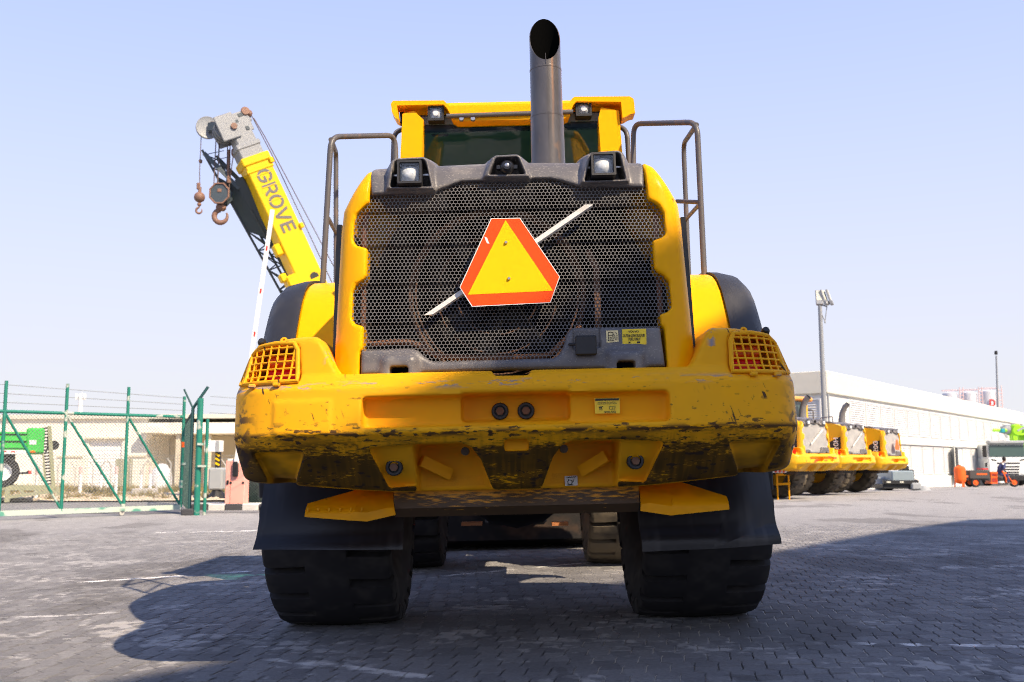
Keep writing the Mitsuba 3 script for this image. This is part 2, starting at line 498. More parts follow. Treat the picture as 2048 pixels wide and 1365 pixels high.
def yard_tone(p):
    u, v = p.x * pca + p.y * psa, -p.x * psa + p.y * pca
    r = mikit.cell_rand(dr.floor(u / PW), dr.floor(v / PL), 3)
    big = f3(p.x * 0.35, p.y * 0.35, 1.0, 4)
    c = mixc((0.095, 0.094, 0.100), (0.195, 0.192, 0.194), 0.45 * big + 0.55 * r)
    c = mixc(c, (0.27, 0.267, 0.265), ss(8.0, 26.0, p.y) * 0.7)
    grain = f3(p.x * 90, p.y * 90, 2.0, 2)
    c = c * (0.82 + 0.36 * grain)
    # sand-dust scuffs, dragged roughly across the rows
    q = f3(p.x * 1.9 + p.y * 0.9, p.y * 2.6 - p.x * 0.5, 5.0, 4) * 0.60 + f3(p.x * 15, p.y * 15, 8.0, 3) * 0.40
    c = mixc(c, (0.36, 0.35, 0.34), 0.62 * ss(0.57, 0.70, q) * ss(22.0, 6.0, p.y))
    # tyre dark and drips of oil
    oil = ss(0.62, 0.72, f3(p.x * 0.9 + 7, p.y * 0.5, 3.0, 4))
    c = mixc(c, (0.075, 0.072, 0.072), 0.5 * oil)
    drip = ss(0.76, 0.80, f3(p.x * 4.2 + 3, p.y * 4.2, 9.0, 3))
    c = mixc(c, (0.04, 0.038, 0.038), 0.35 * drip)
    # what is left of painted lines
    wear = ss(0.42, 0.62, f3(p.x * 7, p.y * 9, 4.0, 4))
    m = line_mask(p, 1.9, 5.55, 5.6, 4.75, 0.05)
    m = dr.maximum(m, line_mask(p, -4.1, 9.3, -1.4, 10.9, 0.06) * 0.9)
    m = dr.maximum(m, line_mask(p, -5.2, 6.6, -2.9, 7.4, 0.09) * 0.55)
    m = dr.maximum(m, line_mask(p, -1.3, 5.5, 0.1, 4.6, 0.06) * 0.55)
    m = dr.maximum(m, line_mask(p, -5.6, 15.9, -2.6, 16.6, 0.16) * 0.9)
    m = dr.maximum(m, line_mask(p, -0.6, 9.4, 0.9, 10.4, 0.05) * 0.7)
    c = mixc(c, (0.74, 0.73, 0.71), 0.7 * m * wear)
    green = line_mask(p, -2.75, 9.75, -1.55, 10.0, 0.09) * ss(0.4, 0.55, f3(p.x * 9, p.y * 9, 2.5, 3))
    return mixc(c, (0.16, 0.42, 0.26), 0.6 * green)


def yard_far(p, n, uv):
    u, v = p.x * pca + p.y * psa, -p.x * psa + p.y * pca
    c = yard_tone(p)
    a, b = u / PW - dr.floor(u / PW), v / PL - dr.floor(v / PL)
    j = dr.maximum(ss(0.07, 0.03, dr.minimum(a, 1 - a)), ss(0.04, 0.015, dr.minimum(b, 1 - b)))
    return mixc(c, (0.16, 0.15, 0.14), 0.5 * j)


prin('mat_paver', lambda p, n, uv: yard_tone(p), 0.85, specular=0.12)
prin('mat_yard', yard_far, 0.85, specular=0.2)
prin('mat_joint', lambda p, n, uv: mixc((0.20, 0.185, 0.16), (0.42, 0.38, 0.32), f3(p.x * 3, p.y * 3, 1.0, 3)), 0.95)
prin('mat_asphalt', lambda p, n, uv: mixc((0.10, 0.10, 0.105), (0.17, 0.165, 0.165), f3(p.x * 0.8, p.y * 2, 1.0, 4)) * (0.8 + 0.4 * nz(p.x * 30, p.y * 30)), 0.9)
prin('mat_sand', lambda p, n, uv: mixc((0.50, 0.41, 0.30), (0.33, 0.27, 0.19), f3(p.x * 0.6, p.y * 0.6, 1.0, 5)) * (0.75 + 0.5 * nz(p.x * 9, p.y * 9)), 0.95)


# ------------------------------------------------------------------ ground
def sheet(xs, ys, dz=0.0):
    X, Y = np.meshgrid(xs, ys, indexing='ij')
    lift = dz(X, Y) if callable(dz) else dz
    V = np.stack([X, Y, gh(X, Y) + lift], -1).reshape(-1, 3)
    nx, ny = len(xs), len(ys)
    i, j = np.meshgrid(np.arange(nx - 1), np.arange(ny - 1), indexing='ij')
    a = (i * ny + j).ravel()
    return trimesh.Trimesh(V, np.vstack([np.stack([a, a + ny, a + ny + 1], 1), np.stack([a, a + ny + 1, a + 1], 1)]), process=False)


def ramp(lo, hi, near, step, far):
    """coordinates that are dense in the middle and sparse outside"""
    a = list(np.arange(-near, near + 1e-6, step))
    o, s = [], step
    v = near
    while v < far:
        s *= 1.35
        v += s
        o.append(v)
    return np.array([-q for q in o[::-1]] + a + o)


xs = ramp(-1, 1, 24, 0.75, 1500)
ys = np.concatenate([np.arange(-40, 0, 4.0), np.arange(0, 40, 0.75), np.array([41, 43, 46, 50, 55, 60, 66, 72, 80, 90, 100, 130, 170, 240, 400, 700, 1200, 2000])])
struct('ground', sheet(xs, ys, lambda X, Y: -0.014 * (1 - sstep(15.9, 16.6, Y)) - 0.002), 'mat_yard', 'grey block-paved yard fading into bare concrete', smooth=True)

VL = [(0, 0), (.26, .012), (.40, .026), (.60, -.026), (.74, -.012), (1, 0)]


def paver(i, j, r):
    """one zigzag paving block of column i, row j"""
    g, bev = 0.0022 + 0.0008 * r.random(), 0.0045
    L = np.array([[i * PW + o + g, (j + v) * PL] for v, o in VL])
    R = np.array([[(i + 1) * PW + o - g, (j + v) * PL] for v, o in VL])
    for A in (L, R):
        A[0, 1] += g
        A[-1, 1] -= g
    ring = np.vstack([L, R[::-1]])
    inner = ring.copy()
    inner[:6, 0] += bev
    inner[6:, 0] -= bev
    inner[[0, 11], 1] += bev
    inner[[5, 6], 1] -= bev
    c = ring.mean(0)
    tx, ty, dz = r.gauss(0, .007), r.gauss(0, .005), r.gauss(0, .0009)
    P = np.vstack([inner, ring, ring])
    lvl = np.repeat([0.0, -0.0045, -0.03], 12) + dz + np.concatenate([np.zeros(36)])
    lvl += (P[:, 0] - c[0]) * tx + (P[:, 1] - c[1]) * ty
    W = np.stack([P[:, 0] * pca - P[:, 1] * psa, P[:, 0] * psa + P[:, 1] * pca], 1)
    V = np.column_stack([W, gh(W[:, 0], W[:, 1]) + lvl])
    Fc = []
    for k in range(5):
        Fc += [[k, 11 - k, 10 - k], [k, 10 - k, k + 1]]
    for s in (0, 12):
        for k in range(12):
            a, b = s + k, s + (k + 1) % 12
            Fc += [[a, b, b + 12], [a, b + 12, a + 12]]
    return V, np.array(Fc)


def build_pavers():
    r = random.Random(11)
    todo = []
    for j in range(int(3.4 / PL), int(16.4 / PL)):
        for i in range(-90, 90):
            cx, cy = (i + .5) * PW, (j + .5) * PL
            x, y = cx * pca - cy * psa, cx * psa + cy * pca
            if 3.7 < y < 16.1 and abs(x) < 0.53 * y + 0.35:
                todo.append((y, i, j))
    todo.sort()
    seen = [t for t in todo if t[0] > 4.35]
    parts = set(t[1:] for t in sorted(seen, key=lambda t: t[0])[:300])
    V, Fc, n = [], [], 0
    vs, fs, k = [], [], 0
    for y, i, j in todo:
        v, f = paver(i, j, r)
        if (i, j) in parts:
            add('paver', trimesh.Trimesh(v, f, process=False), 'mat_paver', 'ground')
        else:
            vs.append(v)
            fs.append(f + k)
            k += len(v)
    tag(add('paving', trimesh.Trimesh(np.vstack(vs), np.vstack(fs), process=False), 'mat_paver', 'ground'), 'rows of zigzag paving blocks farther back', kind='stuff')


build_pavers()
struct('joint_sand', sheet(np.arange(-9.5, 9.6, .1), np.arange(3, 16.6, .1), lambda X, Y: -0.0046 - 0.008 * sstep(.40, .62, meshkit.fbm(np.stack([X * 1.6, Y * 1.2, 0 * X], -1), 3)) - 0.012 * sstep(15.6, 16.1, Y)), 'mat_joint', 'sandy joints between the blocks', smooth=True)
struct('road', sheet(np.linspace(-60, -4.6, 30), np.linspace(21.6, 28.2, 8), lambda X, Y: 0.006), 'mat_asphalt', 'dark asphalt road beyond the gate', smooth=True)
struct('sand', sheet(np.linspace(-120, -3.5, 50), np.linspace(28.2, 130, 40), lambda X, Y: 0.02 + 0.06 * meshkit.fbm(np.stack([X * .8, Y * .8, 0 * X], -1), 3)), 'mat_sand', 'bare stony sand beyond the road', smooth=True)

# ------------------------------------------------------------------ the wheel loader
MR = math.radians(1.1)
MC, MS = math.cos(MR), math.sin(MR)
MT = T([[MC, 0, -MS, 0], [0, 1, 0, 0], [MS, 0, MC, 0], [0, 0, 0, 1]])
CX = 0.04


def atm(px, py, y):
    p = at(px, py, y)
    return np.array([p[0] * MC + p[2] * MS, p[1], -p[0] * MS + p[2] * MC])


def px_poly(pts, y):
    return [tuple(atm(a, b, y)[[0, 2]]) for a, b in pts]


# counterweight -----------------------------------------------------
CW_SH = ([.80, 1.155, 1.36, 1.435, 1.70], [.40, 0, .025, .085, .125])
TL_OPEN = Polygon([(.985, 1.405), (1.0, 1.565), (1.03, 1.592), (1.215, 1.578), (1.235, 1.54), (1.250, 1.42), (1.232, 1.402), (1.01, 1.395)])
RC_BOSS = rounded(Polygon([(.675, 1.092), (.46, 1.105), (.46, .915), (.605, .905)]), .015)
RC_CAV = Polygon([(.475, 1.105), (.26, 1.108), (.205, 1.085), (.165, 1.03), (.085, .80), (.475, .80)])
RC_PAD = rounded(Polygon([(1.22, 1.085), (.965, 1.085), (1.045, .925), (1.15, .925)]), .012)


def cw_half(z):
    return 1.355 - .028 * sstep(1.155, .90, z) - .070 * sstep(1.34, 1.64, z)


def cw_rear(ax, z, off=0.0):
    """depth of the rear surface at distance ax from the middle, height z"""
    w = cw_half(z)
    return 5.15 - .70 * np.maximum(1 - np.clip(ax / w, 0, 1) ** 5, 0) ** .2 + np.interp(z, *CW_SH) - off


def counterweight(h, detail=True):
    x, y, z, o = grid((-1.42, 4.30, .83), (1.42, 5.46, 1.69), h)
    ax = np.abs(x)
    ye = y - np.interp(z, *CW_SH) * np.where(z < 1.155, 1 - .55 * sstep(.75, 1.35, ax), 1)
    f = ((np.clip(ax / cw_half(z), 0, 2) ** 5 + (np.maximum(5.15 - ye, 0) / .70) ** 5) ** .2 - 1) * .7
    base = f
    ztop = 1.432 + .185 * sstep(.79, .93, ax) - .02 * sstep(1.0, 1.3, ax) + 0 * y
    f = smax(f, z - ztop, .035)
    f = smax(f, .883 + .062 * sstep(.45, 1.38, ax) - z + 0 * x, .04)
    f = smax(f, y - 5.40 + 0 * x, .02)
    # long recess with a deeper pocket, notch in the lip
    f = smax(f, -rbox(x, y, z, (0, 4.35, 1.248), (1.385, .42, .138), .022), .010)
    f = smax(f, -rbox(x, y, z, (0, 4.42, 1.262), (.50, .50, .126), .02), .010)
    f = smax(f, -rbox(x, y, z, (-.015, 4.6, 1.47), (.17, 1.5, .13), .02), .015)
    f = smax(f, -rbox(x, y, z, (0, 4.43, 1.088), (.11, .30, .055), .01), .01)
    # hollows underneath
    f = smax(f, -smax(poly2(RC_BOSS, ax, z) + 0 * y, -(base + .065), .015), .008)
    f = smax(f, -smax(poly2(RC_CAV, ax, z), y - 4.92, .02), .008)
    pad = poly2(RC_PAD, ax, z)
    f = f + .03 * sstep(.008, -.008, pad) * (y < 5.15)
    f = smax(f, -smax(poly2(TL_OPEN, ax, z), -(base + .12), .02), .008)
    if detail:
        em = np.maximum(np.abs(x + .965) - .135, np.abs(z - 1.232) - .078)
        f = f - .007 * sstep(.012, -.012, em) * (y < 5.1)
    m = nets(np.broadcast_to(f, (x.shape[0], y.shape[1], z.shape[2])), o, h)
    m.vertices[:, 0] += CX
    return m


CW = counterweight(.0095)

# engine hood ----------------------------------------------------------
HP = Polygon([(-.868, 1.36), (-.828, 2.13), (-.815, 2.24), (-.70, 2.435), (-.66, 2.462), (0, 2.485), (.66, 2.462), (.70, 2.435), (.815, 2.24), (.828, 2.13), (.868, 1.36)])
HPR = rounded(HP, .04)


def hood_y(ax, z):
    return 4.60 + .07 * (z - 1.43) + .9 * np.maximum(ax - .70, 0) ** 2 * 4 + 2.2 * np.maximum(z - 2.30, 0) ** 2


def plate_field(h, lo, hi, poly, thick, off=0.0, k=.018, extra=None):
    """a moulded panel: the part of the hood's rear surface inside a polygon (x, z), its rim rounded; off moves it inwards"""
    x, y, z, o = grid(lo, hi, h)
    ax = np.abs(x - CX)
    s = y - hood_y(ax, z) - off
    f = np.maximum(-s, s - thick)
    prof = poly2(affinity.translate(HPR, CX, 0), x, z)
    f = smax(f, prof, .05)
    f = smax(f, poly2(poly, x, z), k)
    if extra:
        f = extra(f, x, y, z)
    return nets(np.broadcast_to(f, (x.shape[0], y.shape[1], z.shape[2])), o, h)


Lin = [(742, 330), (738, 404), (725, 415), (712, 429), (707, 447), (706, 480), (712, 491), (735, 498), (734, 552), (728, 561), (713, 571), (706, 585), (705, 640), (712, 650), (729, 655), (728, 700), (723, 706), (722, 760)]
Rin = [(1288, 312), (1296, 398), (1304, 402), (1318, 411), (1328, 426), (1331, 468), (1325, 475), (1305, 482), (1308, 536), (1313, 545), (1329, 555), (1338, 567), (1342, 616), (1335, 625), (1318, 632), (1321, 655), (1326, 657), (1332, 745)]
LP_ = Polygon(px_poly(Lin, 4.66) + [(-1.0, 1.3), (-1.0, 2.6)]).buffer(0)
RP_ = Polygon(px_poly(Rin, 4.66) + [(1.1, 1.3), (1.1, 2.6)]).buffer(0)
BT = Polygon(px_poly([(744, 392), (864, 386), (888, 377), (922, 363), (1040, 358), (1100, 357), (1116, 360), (1157, 374), (1287, 376)], 4.68) + [(.70, 2.6), (-.66, 2.6)]).buffer(0)
BB = Polygon(px_poly([(723, 702), (812, 698), (828, 699), (838, 703), (850, 715), (861, 722), (873, 725), (1040, 719), (1107, 717), (1120, 708), (1128, 690), (1133, 669), (1142, 658), (1152, 655), (1320, 655), (1330, 734), (1274, 736), (1270, 722), (1262, 716), (1240, 716), (1232, 722), (1228, 738), (1020, 740), (824, 747), (820, 735), (812, 729), (786, 729), (780, 737), (776, 749), (722, 751)], 4.62)).buffer(0)
GR = Polygon(px_poly([(738, 392), (864, 380), (922, 358), (1040, 352), (1110, 352), (1157, 366), (1294, 370), (1345, 400), (1350, 640), (1330, 662), (1150, 662), (1128, 722), (860, 730), (840, 712), (715, 712), (698, 650), (698, 440)], 4.68)).buffer(0)
LAMPS = [(820, 349), (1206, 333)]
POD = {}


def pod_cut(f, x, y, z):
    """lamp pods that stand out from the upper trim, each with a dark hollow"""
    for key, out, inn in (('a', [(773, 377), (783, 322), (792, 317), (846, 314), (855, 320), (867, 377)], [(779, 374), (788, 324), (794, 320), (846, 318), (851, 322), (862, 373)]),
                          ('b', [(1163, 364), (1176, 311), (1184, 305), (1236, 301), (1246, 306), (1257, 362)], [(1169, 361), (1182, 312), (1187, 308), (1235, 305), (1240, 308), (1252, 359)]),
                          ('c', [(968, 353), (984, 316), (992, 311), (1034, 309), (1041, 313), (1058, 353)], [(977, 349), (990, 318), (994, 315), (1033, 313), (1037, 316), (1051, 348)])):
        yf = 4.632 if key != 'c' else 4.645
        po, pi = Polygon(px_poly(out, yf)), Polygon(px_poly(inn, yf))
        s = y - hood_y(np.abs(x - CX), z)
        o = poly2(po, x, z) + .35 * np.maximum(0, .10 - (y - yf)) * 0 - .25 * np.clip(y - yf, 0, .2)
        solid = smax(np.maximum(yf - y, y - 4.95) + 0 * x, o, .012)
        f = smin(f, solid, .008)
        f = smax(f, -np.maximum(poly2(pi, x, z) + .02 * np.clip(y - yf, 0, 1), y - yf - .15), .004)
    return f


hl, hh = .0085, .011
P_LEFT = plate_field(hl, (-.90, 4.52, 1.38), (-.55, 4.92, 2.50), LP_, .14, extra=None)
P_RIGHT = plate_field(hl, (.64, 4.52, 1.38), (.98, 4.92, 2.50), RP_, .14)
P_TOP = plate_field(.0065, (-.72, 4.54, 2.24), (.78, 5.0, 2.60), BT, .16, extra=pod_cut)


def low_extra(f, x, y, z):
    ax = np.abs(x - CX)
    for cx_ in (atm(799, 740, 4.6)[0], atm(1251, 728, 4.6)[0]):   # the bulges over the two notches
        b = rbox(x, y, z, (cx_, 4.615, 1.445), (.17, .10, .15), .035)
        n = rbox(x, y, z, (cx_, 4.6, 1.415), (.085, .4, .10), .012)
        f = smax(smin(f, smax(b, 1.418 - z, .006), .03), -n, .006)
    q = rbox(x, y, z, (atm(1174, 690, 4.6)[0], 4.60, 1.585), (.125, .075, .11), .01)
    return smax(f, -q, .006)


P_LOW = plate_field(.0075, (-.70, 4.50, 1.38), (.78, 4.80, 1.70), BB, .10, off=-.006, k=.022, extra=low_extra)

# perforated grille: a folded sheet with hexagonal holes
ZF = [(1.30, .030), (1.50, .026), (1.665, .034), (1.673, .026), (1.855, .035), (1.863, .026), (2.045, .035), (2.053, .026), (2.215, .038), (2.226, .026), (2.50, .034)]


def grille_mesh():
    P = .0185
    inside = GR
    wall, V, Fc, k = .0014, [], [], 0
    from shapely.prepared import prep
    pg = prep(inside)
    ang = np.radians(np.arange(6) * 60 + 30)
    R = P / math.sqrt(3)
    ring = np.stack([np.cos(ang), np.sin(ang)], 1)
    rows = np.arange(1.40, 2.42, R * 1.5)
    zf, of = zip(*ZF)
    for ri, zc in enumerate(rows):
        for xc in np.arange(-.80, .90, P) + (P / 2 if ri % 2 else 0):
            if not pg.contains(Point(xc, zc)):
                continue
            o = np.array([xc, zc]) + ring * R
            i = np.array([xc, zc]) + ring * (R - wall)
            q = np.vstack([o, i, i])
            ax = np.abs(q[:, 0] - CX)
            yy = hood_y(np.minimum(ax, .70), q[:, 1]) + np.interp(q[:, 1], zf, of) - .35 * np.maximum(ax - .66, 0) ** 1 * 0
            yy += np.repeat([0, 0, .004], 6)
            V.append(np.column_stack([q[:, 0], yy, q[:, 1]]))
            for a in range(6):
                b = (a + 1) % 6
                Fc += [[k + a, k + b, k + 6 + b], [k + a, k + 6 + b, k + 6 + a], [k + 6 + a, k + 6 + b, k + 12 + b], [k + 6 + a, k + 12 + b, k + 12 + a]]
            k += 18
    return trimesh.Trimesh(np.vstack(V), Fc, process=False)


GRILLE = grille_mesh()


def hood_body():
    out = affinity.scale(HPR, .975, .965, origin=(0, 1.36))
    hole = affinity.scale(HPR, .93, .93, origin=(0, 1.42))
    ringp = out.difference(hole)
    m = prism_y(affinity.translate(ringp, CX, 0), 4.80, 6.70)
    return m


HOOD = hood_body()

WL = thing('wheel_loader', 'large worn yellow wheel loader seen from behind, filling the middle of the yard', 'wheel loader', tw=MT)
tag(add('counterweight', CW, 'mat_cast_yellow', WL, smooth=True), 'scraped and grimy yellow rear counterweight')
tag(add('hood_panel', P_LEFT, 'mat_yellow', WL, smooth=True), 'left yellow panel beside the grille')
tag(add('hood_panel', P_RIGHT, 'mat_yellow', WL, smooth=True), 'right yellow panel beside the grille')
tag(add('upper_trim', P_TOP, 'mat_grey_plastic', WL, smooth=True), 'dusty grey plastic trim above the grille with three pods')
LT = tag(add('lower_trim', P_LOW, 'mat_grey_plastic', WL, smooth=True), 'grey plastic trim under the grille')
add('grille', GRILLE, 'mat_grille', WL)
HB = add('engine_cover', HOOD, 'mat_yellow', WL, smooth=30)
add('hood_top', box((CX, 5.80, 2.455), (1.22, 1.75, .03), .01), 'mat_grey_plastic', WL)
add('side_seal', cat(*[prism_y([(s * .868 + CX - .012, 1.44), (s * .868 + CX + .012, 1.44), (s * .845 + CX + .012, 2.19), (s * .845 + CX - .012, 2.19)], 4.78, 4.98) for s in (-1, 1)]), 'mat_black_gloss', WL)
add('inner_wall', cat(box((CX, 5.62, 1.95), (1.6, .03, 1.0)), box((CX, 5.25, 1.42), (1.55, .9, .03)), *[box((CX + s * .765, 5.15, 1.76), (.02, .9, .72)) for s in (-1, 1)], box((CX, 5.2, 2.34), (1.2, .8, .02))), 'mat_engine', WL)


def ring_at(c, R, r, n=40, m=6):
    a = np.linspace(0, 2 * PI, n, endpoint=False)
    return tube(np.stack([c[0] + R * np.cos(a), c[1] + 0 * a, c[2] + R * np.sin(a)], 1), r, m, closed=True)


FC = (-.04, 5.10, 1.88)
add('fan_shroud', cat(ring_at(FC, .45, .013), ring_at((FC[0], 5.06, FC[2]), .42, .005), ring_at(FC, .31, .004), ring_at(FC, .21, .004), beam((.47, 5.0, 1.98), (.47, 5.0, 1.66), .03, .03), beam((.47, 5.0, 1.98), (.43, 5.0, 2.08), .03, .03)), 'mat_rust', WL)
blades = []
for k in range(8):
    b = box((0, 0, .22), (.13, .012, .27), .004)
    b.apply_transform(Rz(.6))
    b.apply_transform(Ry(k * PI / 4 + .2))
    b.apply_translation((FC[0], 5.10, FC[2]))
    blades.append(b)
add('fan', cat(lathe([(0, -.06), (.10, -.06), (.10, .05), (0, .05)], (FC[0], 5.08, FC[2]), (0, 1, 0)), *blades), 'mat_engine', WL, smooth=30)
add('fan_motor', cat(lathe([(0, -.09), (.07, -.09), (.075, .0), (.04, .03), (0, .03)], (FC[0], 4.94, FC[2]), (0, 1, 0), 16), box((FC[0] - .05, 4.92, FC[2] + .06), (.09, .05, .05), .008), box((FC[0] - .07, 4.92, FC[2] - .05), (.08, .05, .035), .008)), 'mat_steel', WL, smooth=30)
for nm, pts in (('hose', [(735, 415, 4.80), (728, 470, 4.80), (727, 560, 4.80), (726, 660, 4.80), (734, 690, 4.80), (800, 683, 4.78), (835, 688, 4.78), (868, 712, 4.78), (960, 718, 4.78), (1100, 712, 4.80), (1120, 690, 4.82), (1160, 655, 4.9)]),
                ('hose', [(1311, 430, 4.80), (1313, 480, 4.80), (1318, 560, 4.80), (1322, 640, 4.82)])):
    add(nm, tube(fillet([atm(*p) for p in pts], .06), .0145, 8), 'mat_hose', WL, smooth=True)

# lamps and camera in the pods
for i, (px, py) in enumerate(LAMPS):
    c = atm(px, py, 4.638)
    w = .105
    rim = prism_y(Polygon([(-w / 2, -w / 2), (w / 2, -w / 2), (w / 2, w / 2), (-w / 2, w / 2)]).buffer(.006).difference(Polygon([(-.042, -.042), (.042, -.042), (.042, .042), (-.042, .042)]).buffer(.006)), -.035, .04)
    rim.apply_transform(Rx(-.10))
    rim.apply_translation(c)
    lampk = tag(add('work_lamp', rim, 'mat_black', WL), 'square work lamp in the %s pod' % ('left', 'right')[i])
    refl = lathe([(0, .035), (.02, .033), (.04, .018), (.062, -.005)], (0, 0, 0), (0, -1, 0), 20)
    refl.vertices = np.clip(refl.vertices, [-.045, -1, -.045], [.045, 1, .045])
    refl.apply_translation(c + [0, .018, 0])
    add('reflector', cat(refl, lathe([(0, 0), (.012, .004), (.012, .03), (0, .035)], c + [0, .02, 0], (0, -1, 0), 12)), 'mat_reflector', lampk, smooth=40)
    gl = trimesh.creation.box((.09, .0015, .09))
    gl.apply_translation(c + [0, -.028, 0])
    add('lens', gl.slice_plane([0, c[1] - .028, 0], [0, -1, 0]) if False else trimesh.Trimesh([[c[0] - .045, c[1] - .028, c[2] - .045], [c[0] + .045, c[1] - .028, c[2] - .045], [c[0] + .045, c[1] - .028, c[2] + .045], [c[0] - .045, c[1] - .028, c[2] + .045]], [[0, 1, 2], [0, 2, 3]], process=False), 'mat_lens', lampk)
    add('bracket', cat(beam(c + [-.09, .05, .01], c + [.09, .05, .01], .006, .008)), 'mat_steel', lampk)
cc = atm(1014, 336, 4.66)
ck = add('rear_camera', cat(trimesh.creation.icosphere(3, .036).apply_translation(cc), lathe([(0, -.044), (.020, -.044), (.022, -.02), (0, -.02)], cc, (0, 1, 0), 20), beam(cc - [.05, 0, 0], cc + [.05, 0, 0], .03, .018)), 'mat_black_gloss', WL, smooth=40)
add('lens', lathe([(0, -.0475), (.009, -.0465), (.011, -.0445), (0, -.0445)], cc, (0, 1, 0), 16), 'mat_steel', ck, smooth=40)

# exhaust stack
sc_, sr = np.array([.257, 5.4]), .088
st = []
a = np.linspace(0, 2 * PI, 49)[:-1]


def pipe_ring(r, z, dz=None):
    zz = z + (0 if dz is None else dz * np.sin(a))
    return np.stack([sc_[0] + r * np.cos(a), sc_[1] + r * np.sin(a), zz + 0 * a], 1)


def skin(rings):
    V = np.vstack(rings)
    n = len(rings[0])
    Fc = []
    for i in range(len(rings) - 1):
        for k in range(n):
            k2 = (k + 1) % n
            Fc += [[i * n + k, i * n + k2, (i + 1) * n + k2], [i * n + k, (i + 1) * n + k2, (i + 1) * n + k]]
    return trimesh.Trimesh(V, Fc, process=False)


rings = [pipe_ring(r_, z_) for r_, z_ in ((.100, 2.38), (.098, 2.55), (.095, 2.70), (.093, 2.925), (.0945, 2.927), (.0945, 2.937), (.090, 2.939), (.089, 3.20), (.0905, 3.202), (.0905, 3.212), (.0875, 3.214))]
zf_, zn_ = atm(1091, 39, 5.4 + .0875)[2], atm(1091, 119, 5.4 - .0875)[2]
zm_, zd_ = (zf_ + zn_) / 2, (zf_ - zn_) / 2
rings += [pipe_ring(.0875, zm_, zd_), pipe_ring(.083, zm_, zd_)]
sk = add('exhaust_stack', skin(rings), 'mat_stack', WL, smooth=35)
add('bore', skin([pipe_ring(.0828, zm_ - .002, zd_), pipe_ring(.0828, 3.0), pipe_ring(.001, 2.99)]), 'mat_soot', sk, smooth=True)
add('seam', cat(box((.262, 5.4 - .0905, 2.80), (.004, .01, .24)), box((.256, 5.4 - .0885, 3.245), (.003, .006, .06))), 'mat_stack', sk)

# cab
CB = 6.98
pr = px_poly([(783, 212), (787, 206), (888, 205), (893, 210), (900, 217), (1040, 216), (1138, 211), (1143, 202), (1148, 198), (1258, 197), (1266, 202), (1269, 230), (1258, 233), (1250, 238), (1244, 240), (1241, 208), (1152, 207), (1146, 214), (1137, 236), (1128, 241), (915, 246), (905, 240), (896, 222), (888, 213), (795, 215), (799, 244), (792, 240), (785, 228)], CB)
cab = thing  # (name kept free)
roof = prism_y(pr, CB - .04, CB + .10)
rz0 = 3.60
roof_top = box((CX + .04, CB + .95, rz0 + .02), (1.62, 1.75, .09), .03)
RFK = tag(add('cab', cat(roof, roof_top), 'mat_yellow', WL, smooth=25), 'yellow cab roof with two overhanging lamp corners')
add('underside', cat(box((CX + .04, CB + .93, rz0 - .045), (1.54, 1.6, .04)), prism_y(px_poly([(798, 240), (796, 212), (888, 210), (905, 246), (1140, 242), (1152, 205), (1242, 205), (1244, 238), (1200, 246), (845, 254)], CB), CB + .105, CB + .14)), 'mat_black', RFK)
for i, pts in enumerate(([(805, 228), (828, 222), (847, 240), (843, 325), (800, 335)], [(1197, 236), (1202, 215), (1238, 222), (1246, 325), (1203, 325)])):
    add('pillar', prism_y(px_poly(pts, CB), CB + .0, CB + .16), 'mat_yellow', RFK)
for s in (-1, 1):
    add('pillar', box((CX + .04 + s * .78, CB + 1.65, 2.95), (.10, .12, 1.35), .02), 'mat_yellow', RFK)
wv = px_poly([(846, 252), (1198, 240), (1204, 345), (842, 350)], CB)
gz = [w[1] for w in wv]


def pane(pts, y):
    V = [[p[0], y, p[1]] for p in pts]
    return trimesh.Trimesh(V, [[0, 1, 2], [0, 2, 3]], process=False)


zt0, zb0 = max(gz), min(gz)
add('rear_window', trimesh.Trimesh([[w_[0], CB + .08 + .15 * (zt0 - w_[1]) / (zt0 - zb0), w_[1]] for w_ in wv], [[0, 1, 2], [0, 2, 3]], process=False), 'mat_cab_glass', RFK)
x0, x1, zb, zt = CX + .04 - .74, CX + .04 + .74, 2.2, 3.52
add('windscreen', pane([(x0, zb), (x1, zb), (x1, zt), (x0, zt)], CB + 1.66), 'mat_cab_glass', RFK)
for xx in (x0 - .03, x1 + .03):
    add('side_window', trimesh.Trimesh([[xx, CB + .15, zb + .2], [xx, CB + 1.6, zb + .2], [xx, CB + 1.6, zt], [xx, CB + .15, zt]], [[0, 1, 2], [0, 2, 3]], process=False), 'mat_cab_glass', RFK)
add('interior', cat(box((CX + .04, CB + .85, 2.12), (1.5, 1.6, .10)), box((CX + .04, CB + .42, 2.75), (.50, .14, .75), .05, Rx(-.12)), box((CX + .04, CB + .43, 3.18), (.28, .10, .20), .04), box((CX + .04, CB + 1.45, 2.55), (.9, .2, .25), .05), beam((CX + .04 + .2, CB + 1.3, 2.5), (CX + .04 + .2, CB + 1.0, 2.85), .05, .05), box((CX - .50, CB + .5, 2.6), (.2, .8, .3), .05), box((CX + .58, CB + .5, 2.6), (.2, .8, .3), .05)), 'mat_cab_inside', RFK)
add('lining', cat(box((CX + .04, CB + .9, 3.50), (1.45, 1.5, .02)), box((CX + .04, CB + .12, 3.53), (1.45, .05, .06))), 'mat_cab_lining', RFK)
add('mirror', box(atm(880, 265, CB + .3), (.13, .04, .06), .01), 'mat_black', RFK)
add('body', cat(box((CX + .04, CB + .85, 1.75), (1.66, 1.7, .85), .05)), 'mat_yellow', RFK)
